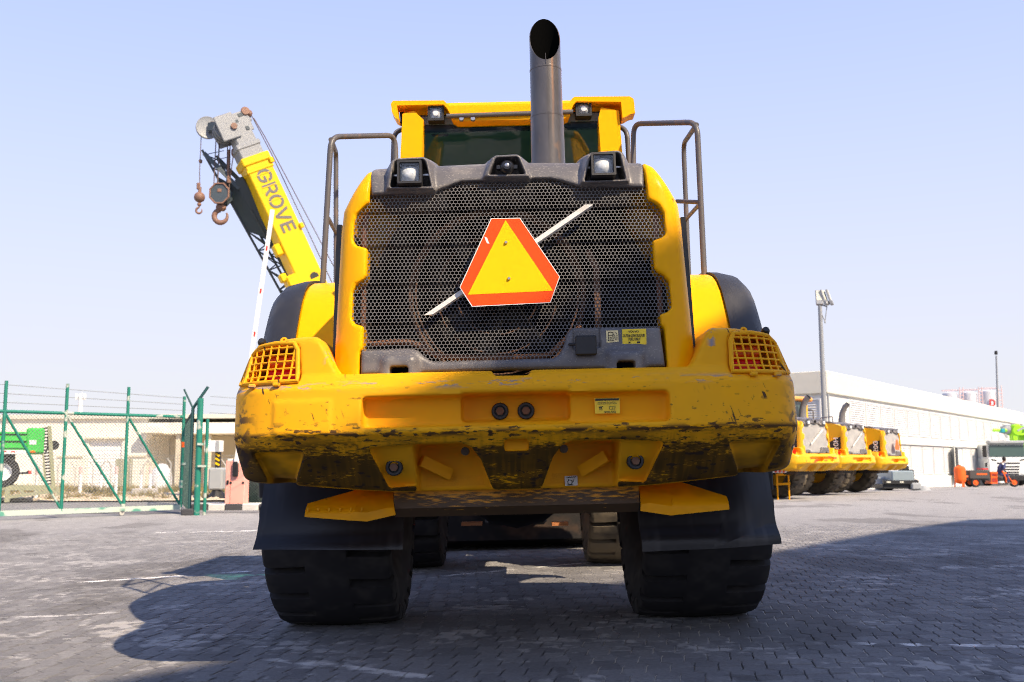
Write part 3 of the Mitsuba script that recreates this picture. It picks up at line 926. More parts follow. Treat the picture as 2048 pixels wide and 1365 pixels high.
for px, py in ((872, 229), (1167, 220)):
    c = atm(px, py, CB + .02)
    b = prism_y(Polygon([(-.052, -.05), (.052, -.05), (.052, .05), (-.052, .05)]).buffer(.006).difference(Polygon([(-.042, -.04), (.042, -.04), (.042, .04), (-.042, .04)])), -.03, .06)
    b.apply_translation(c)
    kk = add('cab_lamp', b, 'mat_black', WL)
    r_ = lathe([(0, .03), (.02, .028), (.045, .0), (.06, -.01)], (0, 0, 0), (0, -1, 0), 20)
    r_.vertices = np.clip(r_.vertices, [-.043, -1, -.041], [.043, 1, .041])
    r_.apply_translation(c + [0, .0, 0])
    add('reflector', r_, 'mat_reflector', kk, smooth=40)
    add('lens', pane([(c[0] - .043, c[2] - .041), (c[0] + .043, c[2] - .041), (c[0] + .043, c[2] + .041), (c[0] - .043, c[2] + .041)], c[1] - .026), 'mat_lens', kk)
add('grab_bar', tube([atm(893, 233, CB - .05), atm(1146, 224, CB - .05)], .017, 10), 'mat_rail', WL, smooth=True)
for px in (923, 946):
    c = atm(px, 238, CB - .045)
    add('roof_bolt', lathe([(0, -.012), (.016, -.012), (.02, .01), (0, .01)], c, (0, 1, 0), 12), 'mat_steel', WL, smooth=30)

# hand rails
add('handrail', cat(*[tube(fillet([atm(*p) for p in pts], .09), r, 10) for pts, r in (
    ([(645, 575, 6.3), (662, 274, 6.3), (790, 271, 6.9), (792, 345, 6.9)], .019), ([(662, 280, 6.3), (672, 305, 6.9), (672, 575, 6.9)], .017), ([(657, 438, 6.3), (672, 466, 6.9)], .014), ([(810, 257, 7.4), (788, 266, 7.3), (786, 330, 7.3)], .019))]), 'mat_rail', WL, smooth=40)
add('handrail', cat(*[tube(fillet([atm(*p) for p in pts], .09), r, 10) for pts, r in (
    ([(1409, 560, 6.3), (1394, 245, 6.3), (1267, 248, 6.9), (1267, 345, 6.9)], .019), ([(1393, 250, 6.3), (1367, 288, 6.9), (1378, 560, 6.9)], .017), ([(1354, 403, 6.6), (1400, 405, 6.3)], .015), ([(1400, 408, 6.3), (1371, 440, 6.9)], .014), ([(1236, 252, 7.4), (1254, 262, 7.3), (1258, 330, 7.3)], .019))]), 'mat_rail', WL, smooth=40)

# fenders: a yellow arch and its black rubber edge
FP = fillet([(5.52, 1.15), (5.60, 1.62), (5.95, 2.12), (6.55, 2.24), (7.2, 2.22), (7.75, 1.95), (8.0, 1.5)], .25, 5)


def fender_strip(xs_, drops, t=.03):
    """sheet swept along the arch; drops lower each column of x"""
    P = np.array(FP)
    V, Fc = [], []
    n = len(xs_)
    for (y, z) in P:
        d = np.array([y - 6.75, z - 1.0])
        d /= np.linalg.norm(d)
        for s in (0, t):
            for xx, q in zip(xs_, drops):
                V.append([xx, y - d[0] * (q + s), z - d[1] * (q + s)])
    for i in range(len(P) - 1):
        for k in range(n - 1):
            b0, b1 = i * 2 * n, (i + 1) * 2 * n
            Fc += [[b0 + k, b0 + k + 1, b1 + k + 1], [b0 + k, b1 + k + 1, b1 + k], [b0 + n + k, b1 + n + k + 1, b0 + n + k + 1], [b0 + n + k, b1 + n + k, b1 + n + k + 1]]
        for e in (0, n - 1):
            Fc += [[b0 + e, b1 + e, b1 + n + e], [b0 + e, b1 + n + e, b0 + n + e]]
    for i in (0, len(P) - 1):
        b = i * 2 * n
        for k in range(n - 1):
            Fc += [[b + k, b + n + k, b + n + k + 1], [b + k, b + n + k + 1, b + k + 1]]
    return trimesh.Trimesh(V, Fc, process=False)


for s, nm in ((-1, 'left'), (1, 'right')):
    xx = [CX + s * v for v in (.72, 1.0, 1.245, 1.262)]
    k = tag(add('fender', fender_strip(xx, [0, 0, .004, .016]), 'mat_yellow', WL, smooth=30), '%s rear fender with a black rubber edge' % nm)
    xx = [CX + s * v for v in (1.255, 1.30, 1.40, 1.46, 1.485, 1.495)]
    add('rubber_edge', fender_strip(xx, [-.012, -.010, .015, .075, .14, .24], .018), 'mat_rubber', k, smooth=35)

# mud flaps, step plates, hitch beam, axle
for s, nm, pts in ((-1, 'left', [(521, 935), (517, 1040), (513, 1090), (512, 1098), (808, 1098), (806, 1035), (800, 935)]), (1, 'right', [(1278, 935), (1276, 1035), (1282, 1102), (1420, 1096), (1557, 1086), (1550, 1040), (1548, 935)])):
    pp = px_poly(pts, 5.45)
    zs = np.linspace(min(q[1] for q in pp), 1.25, 16)
    pg = Polygon(pp[:-1] + [(pp[-1][0], 1.25)] if False else [(q[0], q[1] if q[1] < .93 else 1.25) for q in pp])
    m = prism_y(pg, 0, .014).subdivide_to_size(.06)
    z = m.vertices[:, 2]
    m.vertices[:, 1] += 5.60 - .17 * sstep(1.1, .60, z) - .05 * sstep(.66, .58, z) + .012 * np.sin(m.vertices[:, 0] * 9)
    tag(add('mud_flap', m, 'mat_flap', WL, smooth=35), 'black rubber mud flap over the %s rear tyre' % nm)
for pts, nm in (([(612, 1008), (735, 972), (776, 975), (792, 1030), (735, 1043), (700, 1041), (611, 1034)], 'left'), ([(1285, 972), (1352, 958), (1455, 993), (1457, 1019), (1340, 1031), (1280, 1022)], 'right')):
    m = prism_y(px_poly(pts, 4.92), 0, .02).subdivide_to_size(.06)
    m.vertices[:, 1] += 4.90 + .25 * sstep(.78, .95, m.vertices[:, 2])
    sp = tag(add('guard_plate', m, 'mat_orange_plate', WL, smooth=30), '%s bent yellow plate under the counterweight' % nm)
    if nm == 'left':
        add('bead', cat(*[tube([atm(px, 1016, 4.905), atm(px - 1, 1024, 4.905)], .006, 6) for px in (617, 637, 659, 681, 702, 724)]), 'mat_orange_plate', sp, smooth=True)
add('hitch_beam', cat(prism_x([(4.98, .90), (4.96, .80), (5.02, .755), (5.6, .755), (5.6, .95)], CX - .61, CX + .60)), 'mat_yellow_dirty', WL)
add('underframe', cat(box((CX, 5.12, .93), (1.3, .4, .05)), box((CX, 6.0, 1.05), (.9, 1.4, .5), .04), box((CX, 7.6, .95), (.7, 2.0, .45), .04)), 'mat_orange_plate', WL)
add('rear_axle', cat(lathe([(0, -.75), (.16, -.75), (.17, -.3), (.26, -.18), (.30, 0), (.26, .18), (.17, .3), (.16, .75), (0, .75)], (CX, 6.75, .88), (1, 0, 0), 24)), 'mat_bucket', WL, smooth=40)
add('front_axle', cat(lathe([(0, -.75), (.20, -.75), (.20, -.32), (.30, -.22), (.36, 0), (.30, .22), (.20, .32), (.20, .75), (0, .75)], (CX, 10.3, .86), (1, 0, 0), 24), box((CX + .43, 9.9, .42), (.16, .2, .03)), box((CX - .43, 9.9, .44), (.2, .2, .03))), 'mat_axle', WL, smooth=40)
add('front_frame', cat(box((CX, 9.4, 1.05), (.6, 1.6, .55), .05), box((CX, 10.3, 1.55), (.9, 1.5, .5), .06), box((CX, 9.3, .55), (.55, .7, .16), .03)), 'mat_bucket', WL)
add('lift_arm', cat(*[prism_x([(10.1, 2.0), (10.9, 2.0), (12.3, .8), (12.3, .45), (11.9, .5), (10.2, 1.5)], CX + s * .42 - .06, CX + s * .42 + .06) for s in (-1, 1)]), 'mat_yellow', WL)
bk = [(12.0, .12), (12.0, 1.1), (12.3, 1.5), (12.36, 1.46), (12.1, 1.05), (12.12, .2), (12.4, .1), (13.2, .05), (13.2, .02), (12.3, .03)]
add('bucket', cat(prism_x(bk, CX - 1.65, CX + 1.65), *[prism_x([(12.0, .05), (12.0, 1.1), (12.3, 1.5), (13.2, .05)], CX + s * 1.64 - .02, CX + s * 1.64 + .02) for s in (-1, 1)]), 'mat_bucket', WL)


# tyres
def tyre(R, w, nt, lug=25, depth=.075, fill=.74):
    """tyre with its axis along x: a carcass, a worn middle band and a ring of lug blocks on either shoulder"""
    def ring(P, n):
        th = np.linspace(0, 2 * PI, n, endpoint=False)
        U, Q = np.array(P, float).T
        V = np.stack([np.broadcast_to(U * w, (n, len(U))), Q * R * np.sin(th)[:, None], -Q * R * np.cos(th)[:, None]], -1).reshape(-1, 3)
        m_ = len(U)
        i, j = np.meshgrid(np.arange(n), np.arange(m_ - 1), indexing='ij')
        a0, a1 = (i * m_ + j).ravel(), (((i + 1) % n) * m_ + j).ravel()
        return trimesh.Trimesh(V, np.vstack([np.stack([a0, a1, a1 + 1], 1), np.stack([a0, a1 + 1, a0 + 1], 1)]), process=False)
    k = 1 - depth / R
    side = [(.34, .52), (.42, .58), (.475, .70), (.49, .80), (.488, .86), (.47, k - .01), (.44, k)]
    carcass = ring([(-u, q) for u, q in side] + side[::-1], nt)
    band = ring([(-.17, k - .01), (-.165, .990), (-.15, .997), (0, 1.0), (.15, .997), (.165, .990), (.17, k - .01)], nt)
    out = [carcass, band]
    L = 2 * PI / lug
    rr = random.Random(3)
    prof = [(.13, k - .02), (.13, .996), (.30, .992), (.455, .982), (.488, .968), (.502, .945), (.505, .88), (.478, .84), (.40, k - .03)]
    U, Q = np.array(prof).T
    for s in (-1, 1):
        for q in range(lug):
            t0 = (q + (.5 if s > 0 else 0)) * L + rr.gauss(0, .006)
            wd = L * (fill + rr.gauss(0, .02))
            ts = np.linspace(t0, t0 + wd, 4)
            V = []
            for i, t in enumerate(ts):
                sk_ = .05 * (U - .13)                # the slots run a little askew
                ins = np.where((i in (0, 3)) & (Q > .93), .006, 0)
                V.append(np.stack([s * U * w, (Q - ins) * R * np.sin(t + sk_), -(Q - ins) * R * np.cos(t + sk_)], 1))
            n_ = len(U)
            V = np.vstack(V)
            F_ = []
            for i in range(3):
                for j in range(n_):
                    j2 = (j + 1) % n_
                    F_ += [[i * n_ + j, i * n_ + j2, (i + 1) * n_ + j2], [i * n_ + j, (i + 1) * n_ + j2, (i + 1) * n_ + j]]
            for b_ in (0, 3 * n_):
                for j in range(1, n_ - 1):
                    F_.append([b_, b_ + j, b_ + j + 1] if b_ else [b_, b_ + j + 1, b_ + j])
            m_ = trimesh.Trimesh(V, F_, process=False)
            if m_.volume < 0:
                m_.invert()
            out.append(m_)
    return cat(*out)


def rim(R, w, m='mat_yellow'):
    return lathe([(0, -.15 * w), (.3 * R, -.15 * w), (.5 * R, -.2 * w), (.55 * R, -.36 * w), (.58 * R, -.36 * w), (.56 * R, 0), (.58 * R, .36 * w), (.55 * R, .36 * w), (.5 * R, .2 * w), (.3 * R, .15 * w), (0, .15 * w)], (0, 0, 0), (1, 0, 0), 32)


TR, TWD = .885, .755
TY = tyre(TR, TWD, 160)
for x_, y_, m_, nm, ph in ((-1.095, 6.75, 'mat_tyre', 'left rear', .02), (1.172, 6.75, 'mat_tyre', 'right rear', .17), (-1.07, 10.3, 'mat_tyre', 'left front', 0), (1.12, 10.3, 'mat_tyre_dusty', 'right front', 0)):
    m = TY.copy()
    m.apply_transform(Rx(ph))
    m.apply_translation((x_, y_, TR - .012))
    k = tag(add('tyre', m, m_, WL, smooth=28), 'worn %s tyre' % nm)
    r_ = rim(TR, TWD)
    r_.apply_translation((x_, y_, TR - .012))
    add('rim', r_, 'mat_yellow', k, smooth=30)

# warning sign on the grille
SY = 4.555
so = px_poly([(982, 437), (1040, 436), (1120, 554), (1101, 606), (944, 614), (919, 575)], SY)
sr_ = px_poly([(983.2, 438.4), (1039.2, 437.4), (1118.4, 554.2), (1100.2, 604.7), (945.2, 612.3), (920.8, 574.8)], SY)
sy_ = px_poly([(1011, 441), (1106, 582), (936, 590)], SY)
sb = add('warning_sign', prism_y(so, SY, SY + .005), 'mat_white', WL)
labels[sb] = {'label': 'red and yellow triangular slow vehicle sign'}
add('border', prism_y(sr_, SY - .0015, SY - .0002), 'mat_sign_red', sb)
add('triangle', prism_y(sy_, SY - .0030, SY - .0017), 'mat_sign_yellow', sb)
scr = px_poly([(969, 474), (974, 476), (977, 484), (979, 488), (974, 487), (971, 481)], SY)
add('scratch', prism_y(scr, SY - .0032, SY - .0016), 'mat_white', sb)
for px, py in ((1012, 486), (1018, 558)):
    c = atm(px, py, SY)
    add('bolt', lathe([(0, -.014), (.005, -.014), (.008, -.009), (.008, 0), (0, 0)], c, (0, 1, 0), 12), 'mat_steel', sb, smooth=30)
p0, p1 = [atm(a_, b_, 4.60) for a_, b_ in ((849, 631), (1185, 410))]
b0 = px_poly([(848, 632), (866, 630), (1186, 411), (1170, 411)], 4.60)
add('sign_bar', cat(prism_y(b0, 4.585, 4.595), prism_y(px_poly([(858, 631), (866, 631), (1186, 412), (1180, 411)], 4.60), 4.596, 4.625)), 'mat_white_dusty', WL)

# fuel flap and stickers
c = atm(1174, 690, 4.575)
kf = add('fuel_flap', cat(box(c + [-.005, 0, -.003], (.098, .03, .092), .006), box(c + [-.062, .005, .004], (.05, .02, .012), .004)), 'mat_black', WL)


def decal(name, corners, y, m, label, thick=.002):
    pl = prism_y(px_poly(corners, y), y - thick, y)
    k = add(name, pl, m, WL)
    labels[k] = {'label': label}
    return k


sy1 = hood_y(0, 1.6) - .008
k = decal('fuel_sticker', [(1212, 662), (1236, 661), (1237, 684), (1213, 686)], sy1, 'mat_sticker_cream', 'cream sticker with a fuel pump drawing')
yy = sy1 - .0035
add('drawing', cat(*[beam(atm(*q0, yy), atm(*q1, yy), .0012, w_) for q0, q1, w_ in (((1217, 665), (1217, 682), .003), ((1226, 665), (1226, 682), .003), ((1216.5, 665), (1226.5, 665), .003), ((1217, 671), (1226, 671), .0025), ((1216, 682), (1228, 682), .003), ((1226, 668), (1230, 672), .0022), ((1230, 672), (1230, 679), .0022), ((1230, 679), (1234, 679), .0022), ((1234, 679), (1234, 669), .0022), ((1234, 669), (1231, 665), .0022))], text_y('D', .011, atm(1221.5, 677, yy), .0012)), 'mat_ink', k)
k = decal('warning_label', [(1244, 659), (1292, 658), (1293, 690.5), (1245, 691)], sy1, 'mat_sticker_yellow', 'yellow sticker about low sulfur fuel')
add('lettering', cat(text_y('VOLVO', .0085, atm(1267, 663.5, yy), .0012, width=.048), text_y('ULTRA LOW SULFUR', .0125, atm(1268, 671.5, yy), .0012, width=.100), text_y('FUEL ONLY', .0125, atm(1269, 678.5, yy), .0012, width=.056), box(atm(1259, 685.5, yy), (.009, .001, .007)), box(atm(1277, 685, yy), (.014, .001, .008))), 'mat_ink', k)
k = decal('counterweight_sticker', [(1189, 797), (1239, 796), (1240, 827), (1190, 828)], 4.541, 'mat_sticker_yellow', 'yellow sticker with maker lettering in the recess')
yy = 4.5375
add('lettering', cat(box(atm(1214, 799.5, yy), (.108, .001, .010)), text_y('VOLVO', .0095, atm(1220, 824.5, yy), .0012, width=.054), *[beam(atm(1195, q, yy), atm(1233, q - .4, yy), .001, .0022) for q in (805, 808.5)], beam(atm(1200, 813, yy), atm(1200, 821, yy), .001, .004), beam(atm(1198, 816, yy), atm(1206, 813, yy), .001, .003), beam(atm(1203, 815, yy), atm(1204, 821, yy), .001, .003), *[beam(atm(a_, b_, yy), atm(a2, b2, yy), .001, .0018) for a_, b_, a2, b2 in ((1219, 813, 1219, 819), (1219, 819, 1230, 818.6), (1230, 818.6, 1230, 812.6), (1219, 813, 1224, 814), (1224, 814, 1230, 812.6), (1224.5, 814, 1224.5, 819))]), 'mat_ink', k)
k = decal('sling_sticker', [(1129, 953), (1154.5, 951.5), (1155.5, 971), (1130, 972.5)], 4.905, 'mat_sticker_white', 'small white lifting sticker in the right hollow')
yy = 4.9015
add('drawing', cat(*[tube([atm(1137 + q * 4.2, 955.4 - q * .2, yy), atm(1139.5 + q * 4.2, 953.8 - q * .2, yy)], .0016, 4) for q in range(4)], tube([atm(1133, 956, yy), atm(1151, 955, yy)], .0012, 4), ring_at(atm(1140, 965, yy), .011, .0016, 18, 4), tube([atm(1137, 958, yy), atm(1137, 963, yy)], .0014, 4), tube([atm(1148, 957, yy), atm(1147, 963, yy), atm(1143, 967, yy)], .0014, 4), tube([atm(1134, 970.5, yy), atm(1146, 970, yy)], .002, 4)), 'mat_ink', k)

# bolts in the counterweight
for px, py, y_ in ((1000, 823, 4.655), (1052, 822, 4.655), (788, 935, 4.665), (1271, 922, 4.665)):
    c = atm(px, py, y_)
    hexa = m3.CrossSection.circle(.0195, 6).extrude(.03)
    body = trimesh.util.concatenate([lathe([(0, .03), (.040, .03), (.040, .0), (.036, -.006), (.026, -.006), (.024, .01), (0, .01)], c, (0, 1, 0), 28)])
    kb = add('bolt', body, 'mat_black', WL, smooth=25)
    hm = man(hexa)
    hm.apply_transform(Rx(PI / 2))
    hm.apply_translation(c + [0, .012, 0])
    add('head', hm, 'mat_rust', kb)
for a0, a1, w_ in (((842, 922), (900, 950), .055), ((1215, 912), (1163, 944), .055)):
    add('sling_bar', beam(atm(*a0, 4.80), atm(*a1, 4.86), .05, w_), 'mat_orange_plate', WL)
for px, py in ((930, 903), (1128, 898)):
    add('stub', lathe([(0, 0), (.02, 0), (.02, .06), (0, .06)], atm(px, py, 4.76), (0, 1, 0), 12), 'mat_bolt', WL, smooth=30)

# tail lamps behind their wire guards
for s, nm in ((-1, 'left'), (1, 'right')):
    c = np.array([CX + s * 1.125, 4.825, 1.478])
    hk = tag(add('tail_light', box(c + [0, .03, 0], (.17, .06, .165), .02), 'mat_black', WL), '%s tail lamp cluster' % nm)
    add('lens', box(c + [0, -.006, -.035], (.155, .03, .085), .014), 'mat_lens_red', hk)
    add('lens', box(c + [0, -.006, .045], (.155, .03, .06), .014), 'mat_lens_amber', hk)

    def gp(axv, z, off=.014):
        return [CX + s * axv, float(cw_rear(np.array(axv), z, off)), z]

    def line(a_, b_, n=9, off=.014):
        return [gp(a_[0] + (b_[0] - a_[0]) * t, a_[1] + (b_[1] - a_[1]) * t, off) for t in np.linspace(0, 1, n)]

    fr = [(.995, 1.402), (1.003, 1.55), (1.022, 1.585), (1.11, 1.590), (1.20, 1.582), (1.248, 1.55), (1.272, 1.402)]
    fp = sum([line(a_, b_, 5)[:-1] for a_, b_ in zip(fr, fr[1:] + fr[:1])], [])
    gk = tag(add('light_guard', cat(tube(fp, .0115, 8, closed=True), *[tube(line((1.038 + .039 * i, 1.402), (1.012 + .041 * i, 1.588), 6), .0052, 6) for i in range(6)], *[tube(line((.998, q), (1.272 - (q - 1.402) * .16, q - .002), 9), .0052, 6) for q in (1.432, 1.466, 1.500, 1.534, 1.566)]), 'mat_cast_yellow', WL, smooth=40), 'wire guard over the %s tail lamp' % nm)
    fr = [(1.288, 1.402), (1.266, 1.53), (1.276, 1.545), (1.290, 1.50), (1.318, 1.43), (1.308, 1.405)]
    fp = sum([line(a_, b_, 4)[:-1] for a_, b_ in zip(fr, fr[1:] + fr[:1])], [])
    add('side_frame', cat(tube(fp, .007, 6, closed=True), *[tube(line((1.286 - (q - 1.402) * .17, q), (1.322 - (q - 1.402) * .30, q + .012), 4), .0045, 5) for q in (1.44, 1.475, 1.51)]), 'mat_cast_yellow', gk, smooth=40)
    for q in (1.09, 1.215):
        add('hinge', box(gp(q, 1.388, .02), (.035, .03, .02), .006), 'mat_cast_yellow', gk)
    add('rubber_stop', lathe([(0, -.02), (.02, -.02), (.02, .0), (.014, .012), (0, .012)], gp(1.20, 1.608, .012), (0, -1, .6), 12), 'mat_black', gk, smooth=30)
    add('latch', lathe([(.006, -.008), (.016, -.008), (.016, .004), (.006, .004), (.006, -.008)], gp(1.075, 1.602, .012), (0, -1, .5), 14), 'mat_cast_yellow', gk, smooth=30)
# FAR_OBJECTS
# ------------------------------------------------------------------ things around the yard
def gz_(x, y):
    return float(gh(x, y))


def ground_at(px, py):
    """the point of the ground seen at this place of the photograph"""
    y0, y1 = 3.0, 300.0
    for _ in range(50):
        y = (y0 + y1) / 2
        p = at(px, py, y)
        if p[2] > gz_(p[0], y):
            y0 = y
        else:
            y1 = y
    return at(px, py, y0)


def on_ground(px, y, dz=0.0):
    p = at(px, 900, y)
    return np.array([p[0], y, gz_(p[0], y) + dz])


def place(o, yaw=0.0, s=1.0):
    """turn by yaw (degrees, seen from above, anticlockwise), scale, and put at o"""
    return T().translate([float(v) for v in o]).rotate([0, 0, 1], yaw).scale(s)


# the works hall behind the camera's right shoulder; its roof edge throws the long shadow over the yard
prin('mat_cream_wall', lambda p, n, uv: mixc((0.68, 0.63, 0.50), (0.58, 0.53, 0.41), f3(p.x * .7, p.y * .7, p.z * .5, 4)), 0.8)
prin('mat_cream_light', lambda p, n, uv: mixc((0.80, 0.78, 0.69), (0.72, 0.69, 0.60), f3(p.x * .5, p.y * .5, p.z * .3, 4)), 0.8)
prin('mat_white_wall', lambda p, n, uv: mixc((0.70, 0.70, 0.67), (0.62, 0.61, 0.57), f3(p.x * .4, p.y * .4, p.z * 1.1, 4)), 0.75)
prin('mat_parapet', lambda p, n, uv: mixc((0.64, 0.62, 0.54), (0.55, 0.53, 0.46), f3(p.x * .3, p.y * .3, p.z * 1.5, 3)), 0.8)
prin('mat_louvre', (0.60, 0.605, 0.61), 0.55)
prin('mat_louvre_grey', (0.33, 0.35, 0.36), 0.5)
prin('mat_dark_gap', (0.05, 0.05, 0.055), 0.8)
prin('mat_fence_green', lambda p, n, uv: mixc((0.015, 0.19, 0.135), (0.42, 0.46, 0.40), ss(.60, .70, f3(p.x * 6, p.y * 6, p.z * 5, 4))), 0.45)
prin('mat_fence_pale', lambda p, n, uv: mixc((0.46, 0.54, 0.46), (0.10, 0.32, 0.24), ss(.52, .62, f3(p.x * 2.2, p.y * 4, p.z * 4, 3))), 0.6)
prin('mat_fence_dark', (0.018, 0.075, 0.075), 0.6)
prin('mat_wire', (0.26, 0.27, 0.26), 0.6)
prin('mat_wire_green', (0.06, 0.12, 0.10), 0.6)
prin('mat_pink', lambda p, n, uv: mixc((0.88, 0.36, 0.29), (0.84, 0.44, 0.37), f3(p.x * 3, p.y * 3, p.z * 2, 3)), 0.5)
prin('mat_red', (0.62, 0.03, 0.02), 0.4)
prin('mat_silo', (0.60, 0.61, 0.64), 0.5)
prin('mat_pink_pale', (0.72, 0.50, 0.48), 0.6)
prin('mat_kerb_black', (0.06, 0.06, 0.065), 0.8)
prin('mat_kerb_white', lambda p, n, uv: mixc((0.70, 0.69, 0.66), (0.48, 0.46, 0.43), f3(p.x * 3, p.y * 3, 1.0, 3)), 0.8)
prin('mat_truck_green', (0.045, 0.48, 0.06), 0.4)
prin('mat_olive', lambda p, n, uv: mixc((0.26, 0.27, 0.15), (0.36, 0.36, 0.24), f3(p.x * 2, p.y * 2, p.z * 2, 3)), 0.6)
prin('mat_concrete', lambda p, n, uv: mixc((0.52, 0.50, 0.46), (0.38, 0.36, 0.33), f3(p.x * 2, p.y * 2, p.z * 2, 3)), 0.85)
prin('mat_crane_yellow', (0.84, 0.52, 0.010), 0.38, specular=0.2)
prin('mat_crane_grey', (0.27, 0.285, 0.30), 0.5)
prin('mat_jib', (0.055, 0.075, 0.09), 0.5)
prin('mat_letter', (0.13, 0.12, 0.11), 0.5)
prin('mat_rope', (0.13, 0.09, 0.08), 0.6)
prin('mat_hook', lambda p, n, uv: mixc((0.30, 0.15, 0.10), (0.18, 0.11, 0.08), f3(p.x * 6, p.y * 6, p.z * 6, 3)), 0.6)
prin('mat_orange', (0.85, 0.13, 0.015), 0.4)
prin('mat_sweeper', (0.24, 0.30, 0.33), 0.45)
prin('mat_lime', (0.30, 0.68, 0.015), 0.4)
prin('mat_teal', (0.02, 0.30, 0.36), 0.4)
prin('mat_cab_white', (0.66, 0.68, 0.68), 0.35)
prin('mat_glass_dark', (0.05, 0.09, 0.085), 0.08, specular=0.8)
prin('mat_skin', (0.20, 0.10, 0.06), 0.6)
prin('mat_navy', (0.035, 0.045, 0.13), 0.8)
prin('mat_hair', (0.010, 0.008, 0.008), 0.7)
prin('mat_scrub', lambda p, n, uv: mixc((0.16, 0.15, 0.055), (0.34, 0.26, 0.13), f3(p.x * 2, p.y * 2, p.z * 2, 3)), 0.9)
prin('mat_stone', lambda p, n, uv: mixc((0.55, 0.47, 0.36), (0.40, 0.33, 0.25), f3(p.x * 5, p.y * 5, p.z * 5, 3)), 0.9)
prin('mat_lamp_glass', (0.62, 0.62, 0.52), 0.25)
prin('mat_far_grille', lambda p, n, uv: mixc((0.26, 0.255, 0.25), (0.42, 0.41, 0.39), f3(p.x * 4, p.y * 4, p.z * 4, 3)), 0.6)

# shadow-casting hall ----------------------------------------------------
HALL_H = 12.0
sh = SUN[:2] / SUN[2] * HALL_H
FOOT = np.array([(-9.34, -4.54), (-1.98, 4.94), (8.05, 17.95), (30.0, 19.6), (30.0, 13.5), (11.5, 11.5), (4.5, .5), (-5.0, -9.0)]) + sh
hall = thing('steel_canopy', 'tall open steel canopy out of view on the right whose shadow crosses the yard', 'canopy')
hp_ = Polygon(FOOT)
pm = prism(hp_, .7)
pm.apply_translation([0, 0, HALL_H - .7])
add('roof', pm, 'mat_cream_light', hall)
col_ = hp_.buffer(-.6, join_style=2)
for q in range(26):
    c_ = col_.exterior.interpolate((q + .5) / 26, normalized=True)
    add('column', box((c_.x, c_.y, (HALL_H - .7) / 2), (.4, .4, HALL_H - .7)), 'mat_cream_light', hall)

# long white warehouse on the right -----------------------------------------
ca = math.atan2(.804, .595)
WC = np.array([13.95, 44.0])
wd, wn = np.array([.595, .804]), np.array([.804, -.595])
wm = np.eye(4)
wm[:2, 0], wm[:2, 1], wm[:2, 3] = wd, -wn, WC
wm[2, 3] = gz_(*WC) - .3
WT = T(wm.tolist())          # local: x along the long wall, y into the building, z up
WLEN, WH = 47.0, 5.55
wh = thing('warehouse', 'long white warehouse with louvred panels on the right behind the parked loaders', 'building', tw=WT)
add('wall', cat(box((WLEN / 2 + .02, 6, 2.3), (WLEN - .3, 12 - .3, 4.6))), 'mat_white_wall', wh)
add('roof_band', box((WLEN / 2, 6, 5.05), (WLEN, 12, 1.0), .03), 'mat_parapet', wh)
add('mid_band', box((WLEN / 2 + 2, .06, 2.62), (WLEN - 4.5, .16, .34), .02), 'mat_white_wall', wh)
add('plinth', box((WLEN / 2, .08, .35), (WLEN - .3, .18, .7)), 'mat_white_wall', wh)


def louvre(x0, x1, z0, z1, n, y=.12, m='mat_louvre', nm='louvre_panel'):
    fr = cat(box(((x0 + x1) / 2, y, z1), (x1 - x0, .07, .05)), box(((x0 + x1) / 2, y, z0), (x1 - x0, .07, .05)), box((x0, y, (z0 + z1) / 2), (.06, .07, z1 - z0 + .05)), box((x1, y, (z0 + z1) / 2), (.06, .07, z1 - z0 + .05)))
    k = add(nm, fr, m, wh)
    return k, [box(((x0 + x1) / 2, y, z0 + (i + .5) * (z1 - z0) / n), (x1 - x0 - .06, .012, (z1 - z0) / n * .95), 0, Rx(-.55)) for i in range(n)]


for q in range(19):
    x0_ = .9 + q * 2.42
    if 1 < x0_ < WLEN - 2.4:
        k, sl = louvre(x0_, x0_ + 2.1, 2.95, 4.38, 14)
        if q < 6:
            for b in sl:
                add('slat', b, 'mat_louvre', k)
        else:
            labels[add('slats', cat(*sl), 'mat_louvre', k)] = {'kind': 'stuff', 'label': 'slats of a far louvred panel'}
for q in range(9):
    x0_ = 8.5 + q * 2.42
    if abs(x0_ + 1 - 24.2) > 1.9:
        k, sl = louvre(x0_, x0_ + 2.1, .85, 2.35, 14)
        labels[add('slats', cat(*sl), 'mat_louvre', k)] = {'kind': 'stuff', 'label': 'slats of a louvred panel'}
# the short end: tall louvres in the shade
for q in range(3):
    x0_, x1_ = .35 + q * 1.62, .35 + q * 1.62 + 1.52
    fr = cat(*[box((-.0, (x0_ + x1_) / 2, z_), (.08, x1_ - x0_, .06)) for z_ in (2.95, 4.3)], *[box((0, v, 3.62), (.08, .07, 1.4)) for v in (x0_, x1_)])
    k = add('end_louvre', fr, 'mat_louvre', wh)
    for i in range(12):
        add('slat', box((.02, (x0_ + x1_) / 2, 3.0 + i * .108), (.012, x1_ - x0_ - .07, .10), 0, Ry(.55)), 'mat_louvre', k)
add('downpipe', tube([(.12, .02, .2), (.12, .02, 4.5)], .055, 8), 'mat_louvre_grey', wh, smooth=True)
tx = 22.35
add('door_opening', box((tx + .55, .09, 1.36), (1.0, .2, 2.1)), 'mat_dark_gap', wh)
dk = add('door', box((tx - .46, -.20, 1.36), (1.0, .05, 2.1), .01, Rz(.22)), 'mat_cream_light', wh)
add('door_frame', cat(*[box((tx + v, .07, 1.4), (.07, .26, 2.2)) for v in (.02, 1.1)], box((tx + .56, .07, 2.46), (1.1, .26, .08))), 'mat_louvre_grey', wh)
add('panel_leaf', box((tx + .72, .02, .95), (.22, .05, .7)), 'mat_orange', wh)

